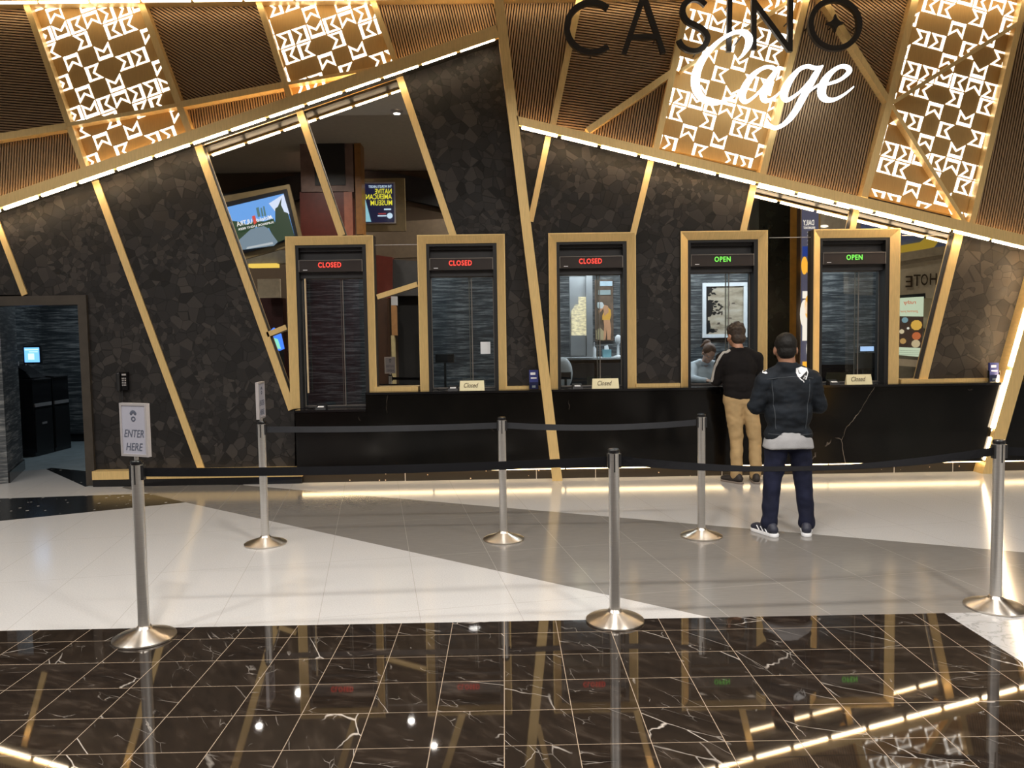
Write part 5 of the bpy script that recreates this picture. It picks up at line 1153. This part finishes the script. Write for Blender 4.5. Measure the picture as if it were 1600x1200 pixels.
seam([(X(1195), 0, Z(592)), (X(1232), 0, Z(588)), (X(1275), 0, Z(592))]); seam([(X(1203), 0, Z(593)), (X(1207), 0, Z(640)), (X(1210), 0, Z(676))]); seam([(X(1262), 0, Z(593)), (X(1257), 0, Z(640)), (X(1255), 0, Z(676))]); seam([(X(1200), 0, Z(678)), (X(1237), 0, Z(679)), (X(1273), 0, Z(678))])
# shield patch
def shield(s, c): return [(c[0]+s*x, c[1]+s*z) for x, z in ((-.5, .46), (-.25, .50), (0, .58), (.25, .50), (.5, .46), (.5, .12), (.42, -.18), (.26, -.42), (0, -.64), (-.26, -.42), (-.42, -.18), (-.5, .12))]
def decal(P, mat, name, par, lift):
    c = (sum(p[0] for p in P)/len(P), sum(p[1] for p in P)/len(P)); vs = [(c[0], Y, c[1])]; K = 4; fs = []; n = len(P)
    for k in range(1, K+1): vs += [(c[0]+(p[0]-c[0])*k/K, Y, c[1]+(p[1]-c[1])*k/K) for p in P]
    for i in range(n): fs.append((0, 1+i, 1+(i+1) % n))
    for k in range(K-1):
        for i in range(n): a = 1+k*n; fs.append((a+i, a+n+i, a+n+(i+1) % n, a+(i+1) % n))
    front = MB().add(vs, fs); stick(front, jb, (0, 1, 0), lift); m = len(front.v)
    back_ = [v+Vector((0, lift*.9, 0)) for v in front.v]; mb = MB(); mb.add(front.v+back_, fs+[tuple(i+m for i in reversed(f)) for f in fs]+[(m-n+i, 2*m-n+i, 2*m-n+(i+1) % n, m-n+(i+1) % n) for i in range(n)])
    return put(name, mb, mat, par)
pcx, pcz = X(1250.5), Z(584.5)
pa = decal(shield(.105, (pcx, pcz)), MT['white'], 'shield_patch', jo, .003)
inner = shield(.086, (pcx, pcz)); tri = clip(inner, [(pcx-.06, pcz-.055), (pcx+.09, pcz-.12), (pcx+.09, pcz+.062)])
if tri: decal(tri, MT['black'], 'patch_dark_half', pa, .0045)
for ch, dx, dz, m_ in (('L', -.020, .018, MT['black']), ('S', .018, -.016, MT['white'])):
    tb = place(text_mb(ch, .018, .026, .0005, bold=.03), (pcx+dx, Y, pcz+dz), (1, 0, 0), (0, 0, 1)); stick(tb, jb, (0, 1, 0), .0055); put('patch_letter', tb, m_, pa)
lg = decal([(X(1191.5), Z(582)), (X(1194), Z(578)), (X(1196), Z(581)), (X(1200), Z(577)), (X(1198), Z(582.5)), (X(1195), Z(583.5))], MT['white'], 'shoulder_mark', jo, .003)
sh_ = MB(); sh_.cap((xc-.08, Y, .87), (xc+.08, Y, .87), .112, .112, 18); sh_.cap((xc-.08, Y, .835), (xc+.08, Y, .835), .113, .113, 18)
shirt = MB(); pr = []
for k in range(6): shirt_z = .725+.03*k
n = 40; vs = []; fs = []
for k, (z, g) in enumerate(((.728, 1.02), (.736, 1.06), (.80, 1.0), (.88, .80))):
    for i in range(n): a = 2*math.pi*i/n; vs.append((xc+.197*g*math.copysign(abs(math.cos(a))**.85, math.cos(a)), Y+.136*g*math.sin(a), z+.006*math.sin(3*a)))
for k in range(3):
    for i in range(n): j = (i+1) % n; fs.append((k*n+i, k*n+j, (k+1)*n+j, (k+1)*n+i))
fs += [list(range(n-1, -1, -1)), [3*n+i for i in range(n)]]
organic('shirt', MB().add(vs, fs), .010, simple('light_grey_cotton', (.30, .30, .31), .8, bmp=150), A, 2, wr=folds(.0025, 14, (1.5, 1, .4)))
jn = MB(); jn.cap((xc-.085, Y, .80), (xc+.085, Y, .80), .100, .100, 18)
for s, kx, ax in ((-1, X(1211), X(1205.5)), (1, X(1260), X(1265))):
    hx = xc+s*.088; jn.cap((hx, Y, .80), (kx, Y+.015, .46), .101, .076, 18); jn.cap((kx, Y+.015, .46), (ax, Y-.005, .13), .074, .064, 18); jn.cap((ax, Y-.0, .12), (ax, Y+.0, .095), .070, .070, 16)
organic('jeans', jn, .011, simple('dark_indigo_denim', (.009, .011, .027), .8, spec=.2, var=.35, vs=7, bmp=220), A, 3, wr=folds(.007, 9, (1.3, 1, 1.2)))
def shoe(mbu, mbs, x, y, dirx, L=.27, up=.075):
    d = Vector((dirx, 1, 0)).normalized(); s = Vector((d.y, -d.x, 0)); P = lambda a, b, c: Vector((x, y, 0))+d*a+s*b+Vector((0, 0, c))
    mbu.cap(P(-.06, 0, .055), P(.13, 0, .042), .042, .038, 14); mbu.cap(P(-.05, 0, .075), P(.0, 0, .08), .040, .038, 14); mbu.ball(P(.15, 0, .04), (.042, .042, .030), 14)
    mbs.cap(P(-.065, 0, .018), P(.15, 0, .018), .043, .043, 14)
for s, ax, dx in ((-1, X(1203), -.45), (1, X(1264), .35)):
    u, b_ = MB(), MB(); shoe(u, b_, ax, Y-.01, dx); so = put('sneaker', merge(flatten(b_, .001, .028)), MT['white'], A, smooth=True, label='dark sneaker with white sole')
    organic('shoe_upper', u, .008, simple('navy_mesh_upper', (.018, .02, .035), .6), so, 3)
    st_ = MB(); d = Vector((dx, 1, 0)).normalized(); side = Vector((d.y, -d.x, 0))
    for q_ in (-1, 1):
        for k in range(3): p = Vector((ax, Y-.01, 0))+d*(-.03+.045*k)+side*q_*.041; st_.cap(p+Vector((0, 0, .03)), p+d*.03+Vector((0, 0, .065)), .005, .004, 6)
    put('shoe_stripe', st_, MT['white'], so, smooth=True)

# --- man in the dark pullover at the counter
B = thing('person', (2.70, 8.66, 0), 'man in a dark pullover and khaki trousers leaning at the fourth window', 'person')
X = lambda px: 2.600+(px-1148)*.00718
Y = 8.66; xc = X(1151)
R = frame((-.35, 1, -.12), 0)*1.13; hc = (X(1147), Y+.06, 1.655)
body = MB(); head(body, hc, R); body.cap((X(1147.5), Y+.04, 1.59), (X(1150), Y, 1.47), .056, .062, 16); body.ball((xc, Y, 1.25), (.15, .09, .24)); body.ball((xc, Y, .98), (.15, .09, .2))
for s in (-1, 1):
    sh = (xc+s*.185, Y, 1.40); el = (xc+s*.235, Y+.10, 1.15); wr = (xc+s*.10-.03, Y+.42, 1.115); arms[s] = (sh, el, wr)
    body.cap(sh, el, .045, .038); body.cap(el, wr, .036, .027); hand(body, wr, (-s*.4, 1, -.05), (0, 0, -1), -s, .35)
    lx = X(1147) if s < 0 else X(1176); body.cap((xc+s*.09, Y, .93), (lx, Y+.01, .5), .07, .05); body.cap((lx, Y+.01, .5), (lx, Y-.01, .10), .045, .034); body.cap((lx, Y-.01, .06), (lx, Y+.1, .045), .034, .026)
bo, _ = organic('body', body, .0085, skin, B, 3); eyes(hc, R, bo)
hair = MB(); W = lambda x, y, z: Vector(hc)+R @ Vector((x, y, z))
hair.ball(W(0, -.018, .042), (.088, .098, .092), 20, rot=R); hair.ball(W(0, -.048, -.028), (.076, .062, .066), 16, rot=R)
random.seed(3)
for k in range(26):
    a = random.uniform(0, 6.28); b_ = random.uniform(.1, 1.5); p = W(.080*math.cos(a)*math.sin(b_), -.025+.085*math.sin(a)*math.sin(b_), .045+.085*math.cos(b_)); hair.ball(p, (.020, .018, .014), 8, rot=R)
organic('hair', hair, .007, simple('wavy_brown_hair', (.035, .021, .013), .6, var=.4, vs=30, bmp=120), B, 2, wr=folds(.004, 45))
pl = MB(); pl.ball((xc, Y, 1.31), (.20, .130, .19), 20); pl.ball((xc, Y-.01, 1.12), (.195, .135, .19), 20); pl.cap((xc-.07, Y-.01, 1.01), (xc+.07, Y-.01, 1.01), .115, .115, 18)
for s in (-1, 1):
    sh, el, wr = arms[s]; pl.cap((xc+s*.07, Y, 1.475), (xc+s*.185, Y, 1.395), .058, .076, 16); pl.cap(sh, el, .080, .066, 16); pl.cap(el, Vector(el).lerp(Vector(wr), .92), .062, .044, 16)
flatten(pl, .925, 9)
pl.lathe([(.070, 1.44), (.074, 1.50), (.068, 1.525), (.058, 1.525), (.058, 1.44)], (X(1149), Y+.01, 0), 24)
po_, jb = organic('pullover', pl, .010, simple('dark_fleece', (.0095, .008, .008), .85, spec=.15, bmp=180), B, 4, wr=folds(.007, 8, (1, 1, 1.6)))
# pale sleeve stripe on the left arm
stp = []
sh, el, wr = [Vector(v) for v in arms[-1]]
line = [Vector((xc-.115, Y-.02, 1.47)), Vector((xc-.19, Y-.02, 1.43)), Vector((xc-.245, Y-.015, 1.36)), sh.lerp(el, .45)+Vector((-.06, -.02, 0)), el+Vector((-.05, -.03, 0)), el.lerp(wr, .35)+Vector((-.06, -.02, 0)), el.lerp(wr, .75)+Vector((-.05, -.01, 0))]
ps = []
for i in range(len(line)-1):
    for k in range(5):
        p = line[i].lerp(line[i+1], k/5); h = jb.find_nearest(p)
        if h[0]: ps.append(h[0]+h[1]*.0)
put('sleeve_stripe', MB().tube(ps, .016, 8), simple('pale_grey_stripe', (.38, .36, .33), .8), po_, smooth=True)
tr = MB(); tr.cap((xc-.085, Y-.005, .94), (xc+.085, Y-.005, .94), .108, .108, 18)
for s, kx in ((-1, X(1147)), (1, X(1176))):
    hx = xc+s*.085+.01; tr.cap((hx, Y-.01, .92), (kx, Y+.015, .50), .104, .076, 18); tr.cap((kx, Y+.015, .50), (kx+s*.004, Y-.005, .13), .074, .064, 18); tr.cap((kx+s*.004, Y-.0, .13), (kx+s*.004, Y, .09), .067, .067, 16)
organic('trousers', tr, .011, simple('khaki_cotton', (.40, .275, .135), .8, spec=.2, var=.12, bmp=150), B, 3, wr=folds(.009, 9, (1.3, 1, 1.3)))
for s, ax, dx in ((-1, X(1144), -.75), (1, X(1176), .1)):
    u, b_ = MB(), MB(); shoe(u, b_, ax, Y-.01, dx); so = put('shoe', merge(flatten(b_, .001, .022)), simple('taupe_sole', (.22, .18, .15), .7), B, smooth=True, label='dark shoe with taupe sole')
    organic('shoe_upper', u, .008, simple('dark_brown_upper', (.022, .016, .014), .7), so, 3)

# --- teller behind the fourth window
Tl = thing('person', (2.72, 10.3, 0), 'teller in a pale blue shirt with tied hair bending over the desk behind the window', 'person')
hx = wl(1108, 552, 9.98)[0]; hz = wl(1108, 552, 9.98)[1]; hc = (hx, 9.98, hz); R = frame((.15, -1, -.95), 0)
tx = wl(1100, 585, 10.2)[0]
body = MB(); head(body, hc, R); body.cap((hx, 10.06, hz-.03), (tx+.01, 10.16, hz-.13), .050, .055, 14); body.ball((tx, 10.22, 1.10), (.14, .09, .2)); body.ball((tx, 10.3, .9), (.14, .1, .2))
for s in (-1, 1):
    sh = (tx+s*.16, 10.17, 1.255); el = (tx+s*.20, 10.0, 1.10); wr = (tx+s*.07+.02, 9.80, 1.085); arms[s] = (sh, el, wr); body.cap(sh, el, .042, .036); body.cap(el, wr, .034, .025); hand(body, wr, (-s*.3, -1, -.05), (0, 0, -1), s, .35, .16)
    body.cap((tx+s*.08, 10.32, .85), (tx+s*.09, 10.3, .48), .07, .05); body.cap((tx+s*.09, 10.3, .48), (tx+s*.09, 10.33, .1), .045, .034); body.cap((tx+s*.09, 10.33, .05), (tx+s*.09, 10.22, .04), .034, .026)
bo, _ = organic('body', body, .0085, skin3, Tl, 3); eyes(hc, R, bo)
hair = MB(); W = lambda x, y, z: Vector(hc)+R @ Vector((x, y, z))
hair.ball(W(0, -.026, .040), (.084, .094, .086), 20, rot=R); hair.ball(W(0, -.05, -.02), (.074, .06, .06), 16, rot=R); hair.ball(W(.01, -.12, .075), (.05, .045, .042), 14, rot=R); hair.cap(W(.01, -.13, .06), W(.05, -.16, -.03), .035, .014, 12)
organic('hair', hair, .007, simple('brown_tied_hair', (.14, .07, .04), .55, bmp=120), Tl, 2, wr=folds(.003, 50))
bl = MB(); bl.ball((tx, 10.22, 1.12), (.175, .12, .19), 18); bl.cap((tx-.06, 10.28, .92), (tx+.06, 10.28, .92), .11, .11, 16)
for s in (-1, 1): sh, el, wr = arms[s]; bl.cap((tx+s*.06, 10.17, 1.305), (tx+s*.155, 10.18, 1.255), .050, .066); bl.cap(sh, el, .068, .056); bl.cap(el, Vector(el).lerp(Vector(wr), .85), .052, .038)
bl.lathe([(.062, 1.27), (.068, 1.325), (.056, 1.325), (.052, 1.27)], (tx+.005, 10.15, 0), 20)
organic('blouse', bl, .010, simple('pale_blue_cotton', (.60, .65, .70), .8, var=.06, bmp=150), Tl, 4, wr=folds(.005, 11))
sk = MB(); sk.cap((tx-.07, 10.31, .85), (tx+.07, 10.31, .85), .11, .11)
for s in (-1, 1): sk.cap((tx+s*.08, 10.32, .82), (tx+s*.09, 10.31, .48), .095, .07); sk.cap((tx+s*.09, 10.31, .48), (tx+s*.09, 10.33, .1), .07, .06)
organic('trousers', sk, .011, simple('black_trousers', (.012, .012, .014), .8), Tl, 4)
for s in (-1, 1): put('shoe', MB().cap((tx+s*.09, 10.36, .045), (tx+s*.09, 10.18, .035), .044, .034), MT['black'], Tl, smooth=True)
